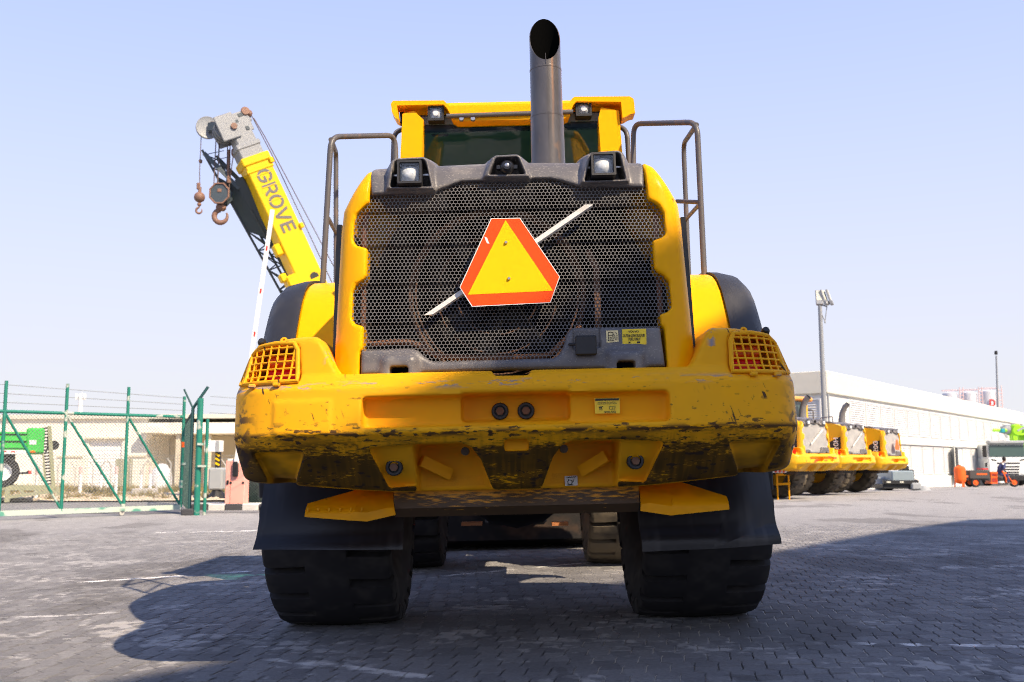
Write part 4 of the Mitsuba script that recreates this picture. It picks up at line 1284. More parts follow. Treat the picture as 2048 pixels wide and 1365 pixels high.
for i, (a_, b_, z0, z1) in enumerate(((31.4, 32.7, .35, 1.75), (33.3, 36.0, .3, 2.7))):
    k = thing('vent_screen', ('narrow leaning grey slatted screen', 'wide grey slatted screen')[i] + ' against the white warehouse wall beside the truck', 'screen', tw=WT)
    add('frame', box(((a_ + b_) / 2, -.06, z1 - .1), (b_ - a_, .06, .3 if i else .1)), 'mat_louvre_grey', k)
    for q in range(12):
        z_ = z0 + (q + .5) * (z1 - z0 - .25) / 12
        add('slat', box(((a_ + b_) / 2, -.06, z_), (b_ - a_, .03, (z1 - z0) / 12 * .66), 0, Rx(-.5)), 'mat_louvre_grey', k)

# silos, masts ------------------------------------------------------------
for i, (px, lab) in enumerate(((1907, 'leftmost white silo behind the warehouse roof'), (1945, 'middle white silo behind the warehouse roof'), (1984, 'rightmost white silo with a red letter behind the warehouse roof'))):
    o = on_ground(px, 150)
    zt_ = at(px, (786, 785, 782)[i], 150)[2]
    k = thing('silo', lab, 'silo', 'white silos behind the warehouse')
    add('tank', lathe([(0, o[2]), (1.15, o[2]), (1.15, zt_ - .4), (1.1, zt_ - .1), (.5, zt_ + .1), (0, zt_ + .15)], (o[0], o[1], 0), n=28), 'mat_silo', k, smooth=40)
    add('ladder', cat(*[tube([(o[0] + v, 148.7, zt_ - 7), (o[0] + v, 148.7, zt_ + .7)], .07, 5) for v in (.85, 1.35)], *[tube([(o[0] + .85, 148.7, zt_ - 6 + .5 * q), (o[0] + 1.35, 148.7, zt_ - 6 + .5 * q)], .05, 4) for q in range(13)]), 'mat_pink_pale', k)
    add('railing', ring_at((0, 0, 0), 1.2, .045, 24, 4).apply_transform(Rx(PI / 2)).apply_translation((o[0], 150, zt_ + .35)), 'mat_pink_pale', k)
    if i == 2:
        add('letter', text_y('D', 1.0, at(1985, 806, 148.8), .03), 'mat_red', k)

lp = on_ground(1652, 41.5)
k = thing('floodlight_pole', 'tall grey lamp pole with three floodlights near the warehouse corner', 'lamp post')
head = at(1644.5, 612, 41.5)
add('pole', tube([lp, (lp[0], lp[1], head[2])], [.12, .085], 12), 'mat_crane_grey', k, smooth=True)
add('crossarm', cat(tube([head + [-.25, 0, .12], head + [.22, .1, -.02]], .03, 6), tube([head + [-.2, 0, .1], head + [.08, -.1, -.75]], .022, 6), tube([head + [.2, 0, 0], head + [.1, .08, -.75]], .018, 6)), 'mat_crane_grey', k)
for q, (dx, yaw, w_) in enumerate(((-.12, -12, 1), (.17, 48, 1), (.38, 66, 1))):
    M = Rz(math.radians(yaw)) @ Rx(-.28)
    b = box((0, 0, .33), (.30, .09, .66), .02)
    g = box((0, -.05, .40), (.25, .015, .44))
    h_ = box((0, -.02, .06), (.30, .14, .18), .02)
    for x_ in (b, g, h_):
        x_.apply_transform(M)
        x_.apply_translation(head + [dx, -.05, .05])
    fk = add('floodlight', cat(b, h_), 'mat_crane_grey', k)
    add('glass', g, 'mat_lamp_glass', fk)

mo = on_ground(1997, 145)
k = thing('antenna_mast', 'thin grey mast with a small lamp beyond the silos', 'mast')
add('pole', tube([mo, at(1992.5, 712, 145)], [.22, .12], 8), 'mat_crane_grey', k, smooth=True)
add('lamp', box(at(1992, 706, 145), (.4, .4, .6), .1), 'mat_black', k)
mo = on_ground(160, 120)
k = thing('floodlight_mast', 'pale floodlight mast rising behind the cream warehouse', 'lamp post')
add('pole', tube([mo, at(161, 800, 120)], [.42, .26], 8), 'mat_white', k, smooth=True)
add('crown', cat(*[box(at(161 + q * 4.2, 794, 120) + [0, .4 * (q % 2), 0], (.2, .35, .75), .05) for q in (-2, -1, 0, 1, 2)], tube([at(151, 797, 120), at(171, 797, 120)], .07, 6), tube([at(162, 800, 120), at(164, 785, 120)], .05, 5)), 'mat_white', k)

# cream warehouse on the left ----------------------------------------------
BY = 74.0
bg = gz_(-25, BY)
xl, xr = at(-120, 900, BY)[0], at(760, 900, BY)[0]
cw_ = thing('cream_building', 'low cream warehouse with a roller door and a shaded porch beyond the gate', 'building')


def bz(py, px=240):
    return at(px, py, BY)[2]


xd0, xd1, xe0, xe1 = at(176, 930, BY)[0], at(242, 930, BY)[0], at(292, 930, BY)[0], at(540, 930, BY)[0]
zt_ = bz(837)
add('wall', cat(box(((xl + xd0) / 2, BY + 4, (bg + zt_) / 2), (xd0 - xl, 8, zt_ - bg)), box(((xd0 + xd1) / 2, BY + 4, (bz(878) + zt_) / 2), (xd1 - xd0, 8, zt_ - bz(878))), box(((xd1 + xe0) / 2, BY + 4, (bg + zt_) / 2), (xe0 - xd1, 8, zt_ - bg)),
                box(((xe0 + xe1) / 2, BY + 6.5, (bg + bz(870)) / 2), (xe1 - xe0, 3, bz(870) - bg)), box(((xe1 + xr) / 2, BY + 4, (bg + zt_) / 2), (xr - xe1, 8, zt_ - bg))), 'mat_cream_light', cw_)
add('roof_edge', box(((xl + xr) / 2, BY + 3.9, zt_ + .12), (xr - xl + .4, 8.4, .3)), 'mat_parapet', cw_)
add('canopy', cat(box(((xe0 + xe1) / 2, BY + 3.9, (bz(846) + bz(868)) / 2), (xe1 - xe0 - .02, 8, bz(846) - bz(868))), box((at(308, 930, BY)[0], BY - .6, bz(861)), (1.4, 1.3, .45)), beam((at(292, 930, BY)[0], BY - .3, bz(882)), (at(306, 930, BY)[0], BY - .8, bz(866)), .35, .25)), 'mat_cream_light', cw_)
add('porch_wall', box(((xe0 + xe1) / 2, BY + 4.9, (bg + bz(869)) / 2), (xe1 - xe0 - .1, .1, bz(869) - bg)), 'mat_cream_wall', cw_)
for q in range(4):
    add('porch_pillar', box((xe0 + 2.2 + q * 2.3, BY + .4, (bg + bz(869)) / 2), (.3, .3, bz(869) - bg)), 'mat_cream_wall', cw_)
rk = add('roller_door', box(((xd0 + xd1) / 2, BY + .25, (bg + bz(878)) / 2), (xd1 - xd0, .1, bz(878) - bg)), 'mat_white', cw_)
for q in range(12):
    z_ = bg + (q + .5) * (bz(878) - bg) / 12
    add('slat', box(((xd0 + xd1) / 2, BY + .185, z_), (xd1 - xd0 - .05, .03, .20), .01), 'mat_white', rk)
add('sill', cat(*[box(((a_ + b_) / 2, BY - .06, bz(913)), (b_ - a_, .12, .12)) for a_, b_ in ((at(115, 930, BY)[0], at(165, 930, BY)[0]), (xd1 + .3, xe0))]), 'mat_cream_wall', cw_)
add('door_hood', box(((xd0 + xd1) / 2, BY - .15, bz(876.5)), (xd1 - xd0 + .5, .3, .1)), 'mat_cream_wall', cw_)
add('side_gate', cat(*[box((at(232 + q * 3.2, 930, 62)[0], 62, gz_(-22, 62) + .9), (.06, .06, 1.9)) for q in range(11)]), 'mat_olive', cw_)

# boundary fence far left: posts with cranked tops ----------------------------
fk = thing('boundary_fence', 'low wire fence on slim cranked posts in front of the cream warehouse', 'fence')
for px, top, lean in ((118, 925, 1), (153, 932, -1), (188, 928, -1), (204, 928, 1), (224, 926, -1), (263, 925, -1), (288, 928, 1), (304, 925, -1), (343, 922, -1), (376, 918, -1), (410, 925, 1), (452, 925, -1)):
    o = on_ground(px, 50)
    t_ = at(px, top + 6, 50)
    add('post', tube([o, (o[0], 50, t_[2]), (o[0] + lean * .2, 50, t_[2] + .28)], .032, 6), 'mat_concrete', fk, smooth=True)
o0, o1 = on_ground(70, 50), on_ground(470, 50)
labels[add('wire_mesh', cat(*[tube([(o0[0], 50, gz_(-20, 50) + h_), (o1[0], 50, gz_(-20, 50) + h_)], .008, 4) for h_ in np.linspace(.1, 1.75, 12)], *[tube([(x_, 50, gz_(-20, 50) + .1), (x_, 50, gz_(-20, 50) + 1.75)], .005, 3) for x_ in np.arange(o0[0], o1[0], .14)]), 'mat_wire', fk)] = {'kind': 'stuff', 'label': 'thin wire mesh'}
for i, (px, lab) in enumerate(((77, 'white bollard nearest the green truck'), (164, 'white bollard with a red top left of the scrub'), (205, 'grey post bollard under the roller door'), (235, 'white bollard with a red top right of the roller door'), (285, 'thin grey bollard before the tan scrub'), (303, 'white bollard with a red top beside a stone block'))):
    o = on_ground(px, (31, 32, 42, 33, 42, 34)[i])
    k = thing('bollard', lab + ' beyond the gate', 'bollard', 'bollards along the far road')
    add('post', lathe([(0, -.1), (.055, -.1), (.055, .75), (0, .75)], o, n=12), 'mat_white', k, smooth=30)
    add('top_band', lathe([(0, .7505), (.057, .7505), (.057, .98), (.03, 1.0), (0, 1.0)], o, n=12), 'mat_pink_pale' if i not in (2, 4) else 'mat_concrete', k, smooth=30)
k = thing('stone_block', 'pale concrete block lying on the sand by a bollard', 'block')
add('body', box(on_ground(293, 33.6, .12), (.75, .5, .3), .04), 'mat_concrete', k)
k = thing('water_tank', 'white dome-topped water tank in front of the porch', 'tank')
o = on_ground(325, 55)
add('body', lathe([(0, 0), (.56, 0), (.56, .7), (.50, 1.05), (.28, 1.35), (.2, 1.42), (0, 1.45)], o, n=24), 'mat_white', k, smooth=40)
add('legs_frame', lathe([(0, -.1), (.6, -.1), (.6, .02), (0, .02)], o, n=24), 'mat_concrete', k)

# scrub and stones: ground cover ------------------------------------------------
r = random.Random(5)
V, Fc, n = [], [], 0
for _ in range(330):
    y = r.uniform(29.5, 60)
    x = r.uniform(-.56 * y, -.22 * y)
    s_ = r.uniform(.12, .38) * (1.3 if y > 40 else 1)
    for q in range(34):
        a_, e_ = r.uniform(0, 2 * PI), r.uniform(.25, 1.4)
        L_ = s_ * r.uniform(.5, 1.25)
        d = np.array([math.cos(a_) * math.cos(e_), math.sin(a_) * math.cos(e_), math.sin(e_)])
        b = np.array([x + r.gauss(0, s_ * .45), y + r.gauss(0, s_ * .45), gz_(x, y) + .02])
        w = np.cross(d, [r.gauss(0, 1), r.gauss(0, 1), .2])
        w *= .018 / np.linalg.norm(w) * (1 + s_)
        V += [b - w, b + w, b + d * L_]
        Fc.append([n, n + 1, n + 2])
        n += 3
tag(add('scrub', trimesh.Trimesh(np.array(V), Fc, process=False), 'mat_scrub'), 'dry yellow-green scrub scattered over the sand', 'scrub', kind='stuff')
st_ = []
for _ in range(420):
    y = r.uniform(28.6, 40)
    x = r.uniform(-.55 * y, -.2 * y)
    m = trimesh.creation.icosphere(0, r.uniform(.03, .12))
    m.apply_scale([1, r.uniform(.7, 1.3), .6])
    m.apply_translation((x, y, gz_(x, y) + .05))
    st_.append(m)
tag(add('stones', cat(*st_), 'mat_stone'), 'loose pale stones on the sand verge', 'stones', kind='stuff')

# sliding gate --------------------------------------------------------------
GA, GB = ground_at(3, 1041), ground_at(363, 1027)
gd = (GB - GA) / np.linalg.norm(GB - GA)


def gpt(px, h):
    """point of the gate's plane above the place where the photograph's column px meets it"""
    u = at(px, 930, 1.0)
    u = u / u[1]
    t = np.linalg.solve(np.array([[gd[0], -u[0]], [gd[1], -1.0]]), -GA[:2])[0]
    p = GA + gd * t
    return np.array([p[0], p[1], gz_(p[0], p[1]) + h])


GT, GBt = 2.06, .13
g = thing('sliding_gate', 'green sliding gate of pipes and wire mesh across the left of the yard', 'gate')
ends = gpt(-130, 0), gpt(364, 0)
up = np.array([0, 0, 1.0])
add('top_rail', tube([ends[0] + up * GT, ends[1] + up * GT], .032, 8), 'mat_fence_green', g, smooth=True)
add('bottom_rail', beam(ends[0] + up * GBt, ends[1] + up * GBt, .06, .10), 'mat_fence_pale', g)
cols = [-118, 3, 127, 251, 364]
for q, px in enumerate(cols):
    p = gpt(px, 0)
    add('post', tube([p + up * GBt, p + up * (GT + (.58 if q < 4 else .44))], .034, 8), 'mat_fence_green', g, smooth=True)
for a_, b_ in zip(cols[:-1], cols[1:]):
    add('brace', tube([gpt(a_ + 2, GT - .05), gpt(b_ - 2, GBt + .06)], .026, 8), 'mat_fence_green', g, smooth=True)


def chain_link(p0, p1, z0, z1, s=.066, rr=.0036):
    """diamond mesh of thin wires between two points"""
    p0, p1 = np.asarray(p0), np.asarray(p1)
    L_ = np.linalg.norm(p1 - p0)
    d = (p1 - p0) / L_
    H_ = z1 - z0
    ms = []
    for sgn in (1, -1):
        for k in np.arange(-H_, L_, s):
            a0, a1 = (k, k + H_)
            t0, t1 = max(0, -a0 / H_) if a0 < 0 else 0, min(1, (L_ - a0) / H_)
            if t1 <= t0:
                continue
            f_ = lambda t: p0 + d * (a0 + H_ * t) + up * (z0 + H_ * (t if sgn > 0 else 1 - t))
            ms.append(tube([f_(t0), f_(t1)], rr, 3, caps=False))
    return cat(*ms)


labels[add('chain_link', chain_link(ends[0], ends[1], GBt + .05, GT - .03), 'mat_wire', g)] = {'kind': 'stuff', 'label': 'diamond wire mesh of the gate'}
add('barbed_wire', cat(*[tube([ends[0] + up * (GT + h_), ends[1] + up * (GT + h_ * .75)], .005, 4) for h_ in (.18, .36, .54)]), 'mat_wire', g)
w0 = gpt(247, 0)
add('wheel', lathe([(0, -.03), (.05, -.03), (.055, 0), (.05, .03), (0, .03)], w0 + up * .055, gd[[1, 0, 2]] * [1, -1, 0], 16), 'mat_concrete', g, smooth=40)
add('fork', box(w0 + up * .13, (.14, .12, .08), .01), 'mat_fence_pale', g)
add('lock_plate', cat(box(gpt(364, 1.05) + [.03, -.02, 0], (.10, .06, .05)), box(gpt(364, .62) + [0, -.03, 0], (.07, .03, .16))), 'mat_fence_pale', g)
add('rust_band', tube([gpt(364, 1.40), gpt(364, 1.52)], .036, 8), 'mat_orange', g)

g2 = thing('gate_column', 'thick green gate column with chipped paint next to the kerb', 'post')
o = ground_at(393, 1031)
ctop = at(403, 797, o[1])[2]
add('post', tube([o - up * .05, (o[0], o[1], ctop)], .062, 14), 'mat_fence_green', g2, smooth=True)
add('guide_post', tube([o + [.13, .1, 0], (o[0] + .13, o[1] + .1, at(410, 838, o[1])[2])], .035, 10), 'mat_fence_green', g2, smooth=True)
add('bracket', cat(box(o + up * 1.0 + [.1, -.06, 0], (.16, .10, .04)), box(o + up * 1.45 + [.05, -.06, 0], (.12, .06, .05))), 'mat_fence_pale', g2)
add('foot', box(o + [-.18, .05, .06], (.26, .2, .14), .02), 'mat_kerb_black', g2)

g3 = thing('return_fence', 'dark green mesh fence panel with forked top running away behind the column', 'fence')
q0, q1 = o + np.array([-.20, .15, 0]), o + np.array([-2.15, 5.6, 0])
q1[2] = gz_(q1[0], q1[1])
topz = 2.2
for t_ in (0, 1):
    p = q0 + (q1 - q0) * t_
    add('post', cat(tube([p, p + up * topz], .036, 8), *([tube([p + up * topz, p + up * (topz + .45) + [.30, 0, 0]], .032, 8), tube([p + up * topz, p + up * (topz + .40) + [-.20, 0, 0]], .020, 6)] if t_ == 0 else [])), 'mat_fence_dark', g3, smooth=True)
labels[add('chain_link', chain_link(q0, q1, .05, topz - .1), 'mat_wire_green', g3)] = {'kind': 'stuff', 'label': 'dark wire mesh seen edge-on'}
add('rail', tube([q0 + up * (topz - .08), q1 + up * (topz - .08)], .025, 6), 'mat_fence_dark', g3, smooth=True)

g4 = thing('mesh_fence', 'green mesh fence with a slanting brace behind the pink barrier box', 'fence')
bo_ = ground_at(468, 1021)
a_, b_ = np.array([o[0] + .22, bo_[1] + .75, 0.0]), np.array([bo_[0] + 4.5, bo_[1] + 1.6, 0.0])
a_[2], b_[2] = gz_(a_[0], a_[1]), gz_(b_[0], b_[1])

add('post', tube([a_, a_ + up * 1.93], .035, 8), 'mat_fence_green', g4, smooth=True)
add('post', tube([b_, b_ + up * 1.93], .035, 8), 'mat_fence_green', g4, smooth=True)
add('top_rail', tube([a_ + up * 1.82, b_ + up * 1.78], .02, 8), 'mat_fence_green', g4, smooth=True)
add('brace', tube([a_ + up * 1.28, a_ + (b_ - a_) * .20 + up * .30], .028, 8), 'mat_fence_green', g4, smooth=True)
labels[add('chain_link', chain_link(a_, b_, .08, 1.8), 'mat_wire_green', g4)] = {'kind': 'stuff', 'label': 'diamond wire mesh'}
labels[add('barbed_wire', cat(*[tube([o + up * (2.1 + .17 * q) + [.2, 0, 0], b_ + up * (1.95 + .17 * q)], .005, 3) for q in range(3)]), 'mat_wire', g4)] = {'kind': 'stuff', 'label': 'strands of barbed wire'}

# barrier ---------------------------------------------------------------
br = thing('barrier_gate', 'faded pink barrier box with its white striped arm raised', 'barrier')
bo = ground_at(468, 1021)
bo = bo + [0, .2, 0]
bw, bh = .44, 1.02
add('cabinet', box(bo + up * (bh / 2 + .1), (bw, .40, bh), .012), 'mat_pink', br)
add('lid', box(bo + up * (bh + .12), (bw * .9, .36, .05), .01), 'mat_cab_white', br)
add('door_seam', box(bo + up * (bh / 2 + .1) + [-.10, -.202, 0], (.008, .006, bh - .05)), 'mat_red', br)
for dx in (-.09, .19):
    add('knob', box(bo + up * .62 + [dx, -.21, 0], (.045, .02, .05), .005), 'mat_black', br)
add('side_lock', box(bo + up * .63 + [-.16, -.215, 0], (.05, .04, .09), .01), 'mat_black', br)
top = at(545, 420, bo[1] - .25)
piv = np.array([bo[0] + .02, bo[1] - .25, bo[2] + .95])
add('pivot', box(piv + up * -.02, (.12, .10, .34), .02), 'mat_black', br)
ad = (top - piv) / np.linalg.norm(top - piv)
ak = add('arm', beam(piv + ad * .1, top, .05, .095, up=(1, 0, -.15)), 'mat_white', br)
AL = np.linalg.norm(top - piv)
for q in np.arange(1.0, AL, 1.02):
    add('red_mark', beam(piv + ad * q, piv + ad * (q + .12), .054, .04, up=(1, 0, -.15)), 'mat_red', ak)

# kerb ---------------------------------------------------------------------
kx0, kx1 = bo[0] - .95, bo[0] + 5.2
kk = add('kerb', box(((kx0 + kx1) / 2, bo[1] + .35, .05), (kx1 - kx0, 1.1, .17), .015), 'mat_concrete')
tag(kk, 'low kerb island painted black and white under the barrier', kind='structure')
n_ = 8
for q in range(n_):
    w_ = (kx1 - kx0) / n_ * .5
    add('kerbstone', box((kx0 + w_ * (q + .5), bo[1] - .26, .055), (w_ - .012, .16, .185), .02), 'mat_kerb_black' if q % 2 == 0 else 'mat_kerb_white', kk)

# light tower behind the fence, and a dark vehicle -----------------------------
k = thing('control_cabinet', 'white electrical cabinet on a hazard-striped post behind the fence', 'cabinet')
o = on_ground(428, 30)
add('box', box(at(428, 893, 30), (.48, .35, .34), .01), 'mat_white', k)
add('dark_panel', box(at(435, 893, 29.8), (.10, .02, .33)), 'mat_louvre_grey', k)
add('post', box((at(436, 930, 30)[0], 30, (o[2] + at(0, 905, 30)[2]) / 2), (.14, .14, at(0, 905, 30)[2] - o[2])), 'mat_black', k)
for q in range(3):
    add('stripe', box((at(436, 930, 30)[0], 29.925, at(0, 912 + q * 9, 30)[2]), (.145, .01, .06), 0, Ry(.5)), 'mat_crane_yellow', k)
add('bin', box((at(435, 930, 30)[0], 30, o[2] + .62), (.42, .4, .66), .05), 'mat_louvre_grey', k)
add('base', lathe([(0, 0), (.32, 0), (.10, .35), (0, .4)], (at(436, 930, 30)[0], 30, o[2]), n=12), 'mat_black', k)
k = thing('parked_trailer', 'dark parked trailer with big black wheels partly hidden by the loader', 'trailer')
o = on_ground(520, 27)
add('chassis', box(o + up * 1.05 + [.6, 1.2, 0], (1.9, 3.4, .5), .05), 'mat_louvre_grey', k)
for q in range(2):
    wk = add('wheel', lathe([(0, -.16), (.2, -.16), (.24, -.14), (.46, -.17), (.52, -.12), (.52, .12), (.46, .17), (0, .16)], o + up * .52 + [-.05 + q * 1.3, 0, 0], (1, 0, 0), 28), 'mat_tyre', k, smooth=35)
add('beacon', box(at(466, 921, 27.5), (.16, .1, .09), .01), 'mat_crane_yellow', k)
add('lamp_bar', box(at(467, 927, 27.5), (.26, .1, .1), .01), 'mat_louvre_grey', k)

# green tipper on its low trailer -------------------------------------------------
TD = 28.0
pv = at(95, 950, TD)
TROT = T().translate([float(pv[0]), float(pv[1]), 0.0]).rotate([0, 0, 1], 25).translate([-float(pv[0]), -float(pv[1]), 0.0])
tk = thing('tipper_truck', 'bright green tipper truck carried on the olive trailer', 'truck', tw=TROT)


def tp(px, py, d=0.0):
    return at(px, py, TD + d)


def slab(px0, py0, px1, py1, d0, d1, bev=.02):
    a_, b_ = tp(px0, py0), tp(px1, py1)
    return box(((a_[0] + b_[0]) / 2, TD + (d0 + d1) / 2, (a_[2] + b_[2]) / 2), (abs(b_[0] - a_[0]), d1 - d0, abs(a_[2] - b_[2])), bev)


add('tipper_body', cat(slab(-260, 866, 60, 902, 0, 2.3), slab(58, 857, 88, 908, -.05, 2.35, .05)), 'mat_truck_green', tk)
for y_ in (868, 882, 896):
    add('rib', slab(-260, y_ - 1.4, 58, y_ + 1.4, -.05, .02, .01), 'mat_truck_green', tk)
for y_ in (871, 885):
    add('groove', slab(-260, y_ - 1, 58, y_ + 1, -.012, .01, 0), 'mat_black', tk)
add('side_strip', slab(-260, 902, 57, 909, -.02, .05, .005), 'mat_white', tk)
for q in range(5):
    add('red_strip', slab(-30 + q * 15, 903, -23 + q * 15, 905.5, -.026, 0, 0), 'mat_red', tk)
add('tail_lamp', slab(64, 902, 73, 906, -.08, -.03, .005), 'mat_lens_amber', tk)
add('plate', slab(63, 881, 75, 890, -.06, -.02, .003), 'mat_cab_white', tk)
add('chassis', slab(-260, 909, 34, 922, .7, 1.7), 'mat_black', tk)
for px, d in ((21, .0), (21, 1.75), (-115, 0)):
    c = tp(px, 944, d + .2)
    wk = add('wheel', lathe([(.24, -.17), (.30, -.17), (.40, -.19), (.435, -.12), (.435, .12), (.40, .19), (.30, .17), (.24, .17)], c, (0, 1, 0), 32), 'mat_tyre', tk, smooth=35)
    add('rim', lathe([(0, -.05), (.12, -.06), (.16, -.02), (.22, -.05), (.245, -.16), (.255, -.16), (.245, 0), (0, 0)], c, (0, 1, 0), 28), 'mat_white', wk, smooth=30)
add('strut', cat(beam(tp(40, 948, .3), tp(66, 946, .2), .05, .06), box(tp(66, 945, .15), (.10, .08, .10), .02)), 'mat_black', tk)
add('reflector', box(tp(66, 945, .08), (.08, .03, .09), .01), 'mat_red', tk)

tr = thing('low_trailer', 'olive low-loader trailer with its ladder ramps folded up', 'trailer', tw=TROT)
add('deck', cat(beam(tp(-260, 974, .1), tp(112, 976, .1), .10, .14), beam(tp(-260, 974, 2.2), tp(112, 976, 2.2), .10, .14), beam(tp(-260, 972, 1.1), tp(112, 975, 1.1), 2.1, .04)), 'mat_olive', tr)
add('tail_frame', cat(beam(tp(22, 994, .0), tp(114, 982, 0), .08, .09), beam(tp(24, 975, .0), tp(22, 1004, 0), .10, .13), beam(tp(45, 978, 0), tp(56, 992, 0), .06, .08), beam(tp(72, 978, 0), tp(84, 988, 0), .06, .08), beam(tp(113, 974, 0), tp(115, 992, 0), .08, .1)), 'mat_olive', tr)
for q, d in enumerate((.25, 1.75)):
    a0, a1, b0_, b1 = (tp(100 - q * 28, 978, d), tp(88 - q * 16 + 4, 856 + q * 40, d), tp(112 - q * 28, 977, d), tp(101 - q * 16 + 4, 853 + q * 40, d))
    rk = add('ramp', cat(beam(a0, a1, .16, .05), beam(b0_, b1, .16, .05), beam(b0_ + [.03, -.1, 0], b1 + [.03, -.1, 0], .03, .10)), 'mat_olive', tr)
    for j in range(20):
        t_ = (j + .5) / 20
        add('rung', beam(a0 + (a1 - a0) * t_, b0_ + (b1 - b0_) * t_, .14, .045), 'mat_black', rk)
for q in range(3):
    add('wheel', lathe([(0, -.15), (.3, -.16), (.36, -.1), (.36, .1), (.3, .16), (0, .15)], on_ground(2 - q * 55, TD + .35, .36), (0, 1, 0), 24), 'mat_tyre', tr, smooth=35)
add('winch', cat(lathe([(0, -.1), (.13, -.1), (.13, .1), (0, .1)], tp(124, 891, .5), (0, 1, 0), 16), box(tp(115, 885, .5), (.12, .12, .28), .03), beam(tp(108, 905, .5), tp(118, 884, .5), .05, .05)), 'mat_black', tr)

# mobile crane -----------------------------------------------------------------
CRD = 28.0
phi = math.radians(25)
hd = np.array([-math.cos(phi), -math.sin(phi), 0])
Tt = at(503, 318, CRD)
Bt = None
best = 1e9
for e_ in np.radians(np.arange(40, 75, .25)):
    axv = hd * math.cos(e_) + up * math.sin(e_)
    for L_ in np.arange(3.5, 9, .1):
        p = Tt - axv * L_ - np.array(EYE)
        cx_, cz_, cy_ = p[0], np.dot(p, upv), np.dot(p, fwd)
        px, py = 1024 + F * cx_ / cy_, 682.5 - F * cz_ / cy_
        er = (px - 616) ** 2 + (py - 560) ** 2
        if er < best:
            best, el, BL = er, e_, L_
ax_ = hd * math.cos(el) + up * math.sin(el)
uu = np.cross(ax_, np.cross(up, ax_))
uu /= np.linalg.norm(uu)
sd = np.cross(ax_, uu)
if sd[1] > 0:
    sd = -sd
# local axes: X along the boom, Y the side that faces the yard, Z the boom's upper side
BF = np.eye(4)
BF[:3, 0], BF[:3, 1], BF[:3, 2], BF[:3, 3] = ax_, -sd, uu, Tt
if np.linalg.det(BF[:3, :3]) < 0:
    BF[:3, 1] *= -1
cr = thing('mobile_crane', 'yellow and grey mobile crane with its boom raised behind the loader', 'crane')


def cb(c, s, bev=0.0):
    m = box(c, s, bev)
    m.apply_transform(BF)
    return m


def cpt(x, y, z):
    return (BF @ np.array([x, y, z, 1.0]))[:3]


near = -1.0 if np.dot(BF[:3, 1], sd) < 0 else 1.0
BW, BHT = .77, .76
bk_ = add('boom', cat(cb((-4.6, 0, 0), (9.2, BW, BHT), .03), cb((-.12, 0, 0), (.24, BW + .10, BHT + .10), .03), cb((-.42, 0, 0), (.10, BW + .06, BHT + .06), .02), cb((-4.4, near * .30, -.05), (1.0, BW * .5, BHT + .06), .02)), 'mat_crane_yellow', cr)
tm = meshkit.text_mesh('GROVE', .40, .012, True)
tb = tm.bounds
tm.apply_translation([-(tb[0][0] + tb[1][0]) / 2, -(tb[0][1] + tb[1][1]) / 2, 0])
tm.apply_scale([1.92 / (tb[1][0] - tb[0][0]), 1, 1])
# text runs down the boom, its feet towards the lower edge
TM = np.eye(4)
TM[:3, 0], TM[:3, 2] = -BF[:3, 0], BF[:3, 1] * near
TM[:3, 1] = np.cross(TM[:3, 2], TM[:3, 0])
TM[:3, 3] = cpt(-1.42, near * (BW / 2 + .002), .03)
tm.apply_transform(TM)
add('lettering', tm, 'mat_letter', bk_)
for q in (-.83, -.45, -.02):     # the stencil's bridges
    g_ = box((q, 0, .0065), (.022, .44, .014))
    g_.apply_transform(TM)
    add('stencil_gap', g_, 'mat_crane_yellow', bk_)
add('hole', lathe([(0, 0), (.13, 0), (.13, .012), (0, .012)], cpt(-3.85, near * (BW / 2 - .004), .12), BF[:3, 1] * near, 20), 'mat_black', bk_)
for q in (-.3, -2.35):
    add('lug', cb((q, near * (BW / 2 + .03), BHT / 2 + .02), (.16, .10, .12), .02), 'mat_crane_yellow', bk_)
add('jib_bracket', cb((-2.75, near * .2, -BHT / 2 - .12), (.35, .3, .22), .04), 'mat_crane_yellow', bk_)
add('bracket', cat(cb((-3.9, near * .25, -BHT / 2 - .15), (.7, .5, .35), .05), cb((-3.55, near * .3, -BHT / 2 - .35), (.25, .3, .2), .04)), 'mat_crane_yellow', bk_)
add('ram', tube([cpt(-4.1, near * .2, -BHT / 2 - .2), cpt(-7.2, near * .2, -1.9)], .15, 14), 'mat_steel', bk_, smooth=True)
add('boom_section', cb((.12, 0, -.02), (.34, .74, .68), .03), 'mat_crane_grey', cr)
add('boom_collar', cb((.34, 0, -.02), (.16, .80, .74), .03), 'mat_crane_grey', cr)
add('boom_section', cb((.70, 0, .0), (.75, .64, .60), .05), 'mat_crane_grey', cr)
add('winch_guard', cb((-5.5, near * .44, .30), (.3, .1, .25), .03), 'mat_jib', cr)
hk_ = add('boom_head', cat(cb((1.02, near * .27, .06), (.62, .05, .62), .02), cb((1.02, -near * .27, .06), (.62, .05, .62), .02), cb((.95, 0, .12), (.36, .5, .40), .08), cb((1.1, 0, .36), (.30, .5, .18), .06), *[lathe([(0, -.03), (.30, -.03), (.33, -.05), (.33, -.03), (.29, 0), (.33, .03), (.33, .05), (.30, .03), (0, .03)], cpt(1.0, v, -.36), BF[:3, 1], 24) for v in (-.2, 0, .2)], cb((1.0, near * .36, -.35), (.75, .05, .55), .02), cb((1.0, -near * .36, -.35), (.75, .05, .55), .02)), 'mat_crane_grey', cr, smooth=30)
s1 = at(415, 256, CRD)
arm0 = cpt(1.15, 0, -.45)
add('top_sheave', lathe([(0, -.05), (.10, -.05), (.11, -.02), (.24, -.02), (.31, -.05), (.33, -.05), (.31, 0), (.33, .05), (.31, .05), (.24, .02), (0, .02)], s1, sd, 28), 'mat_crane_grey', hk_, smooth=30)
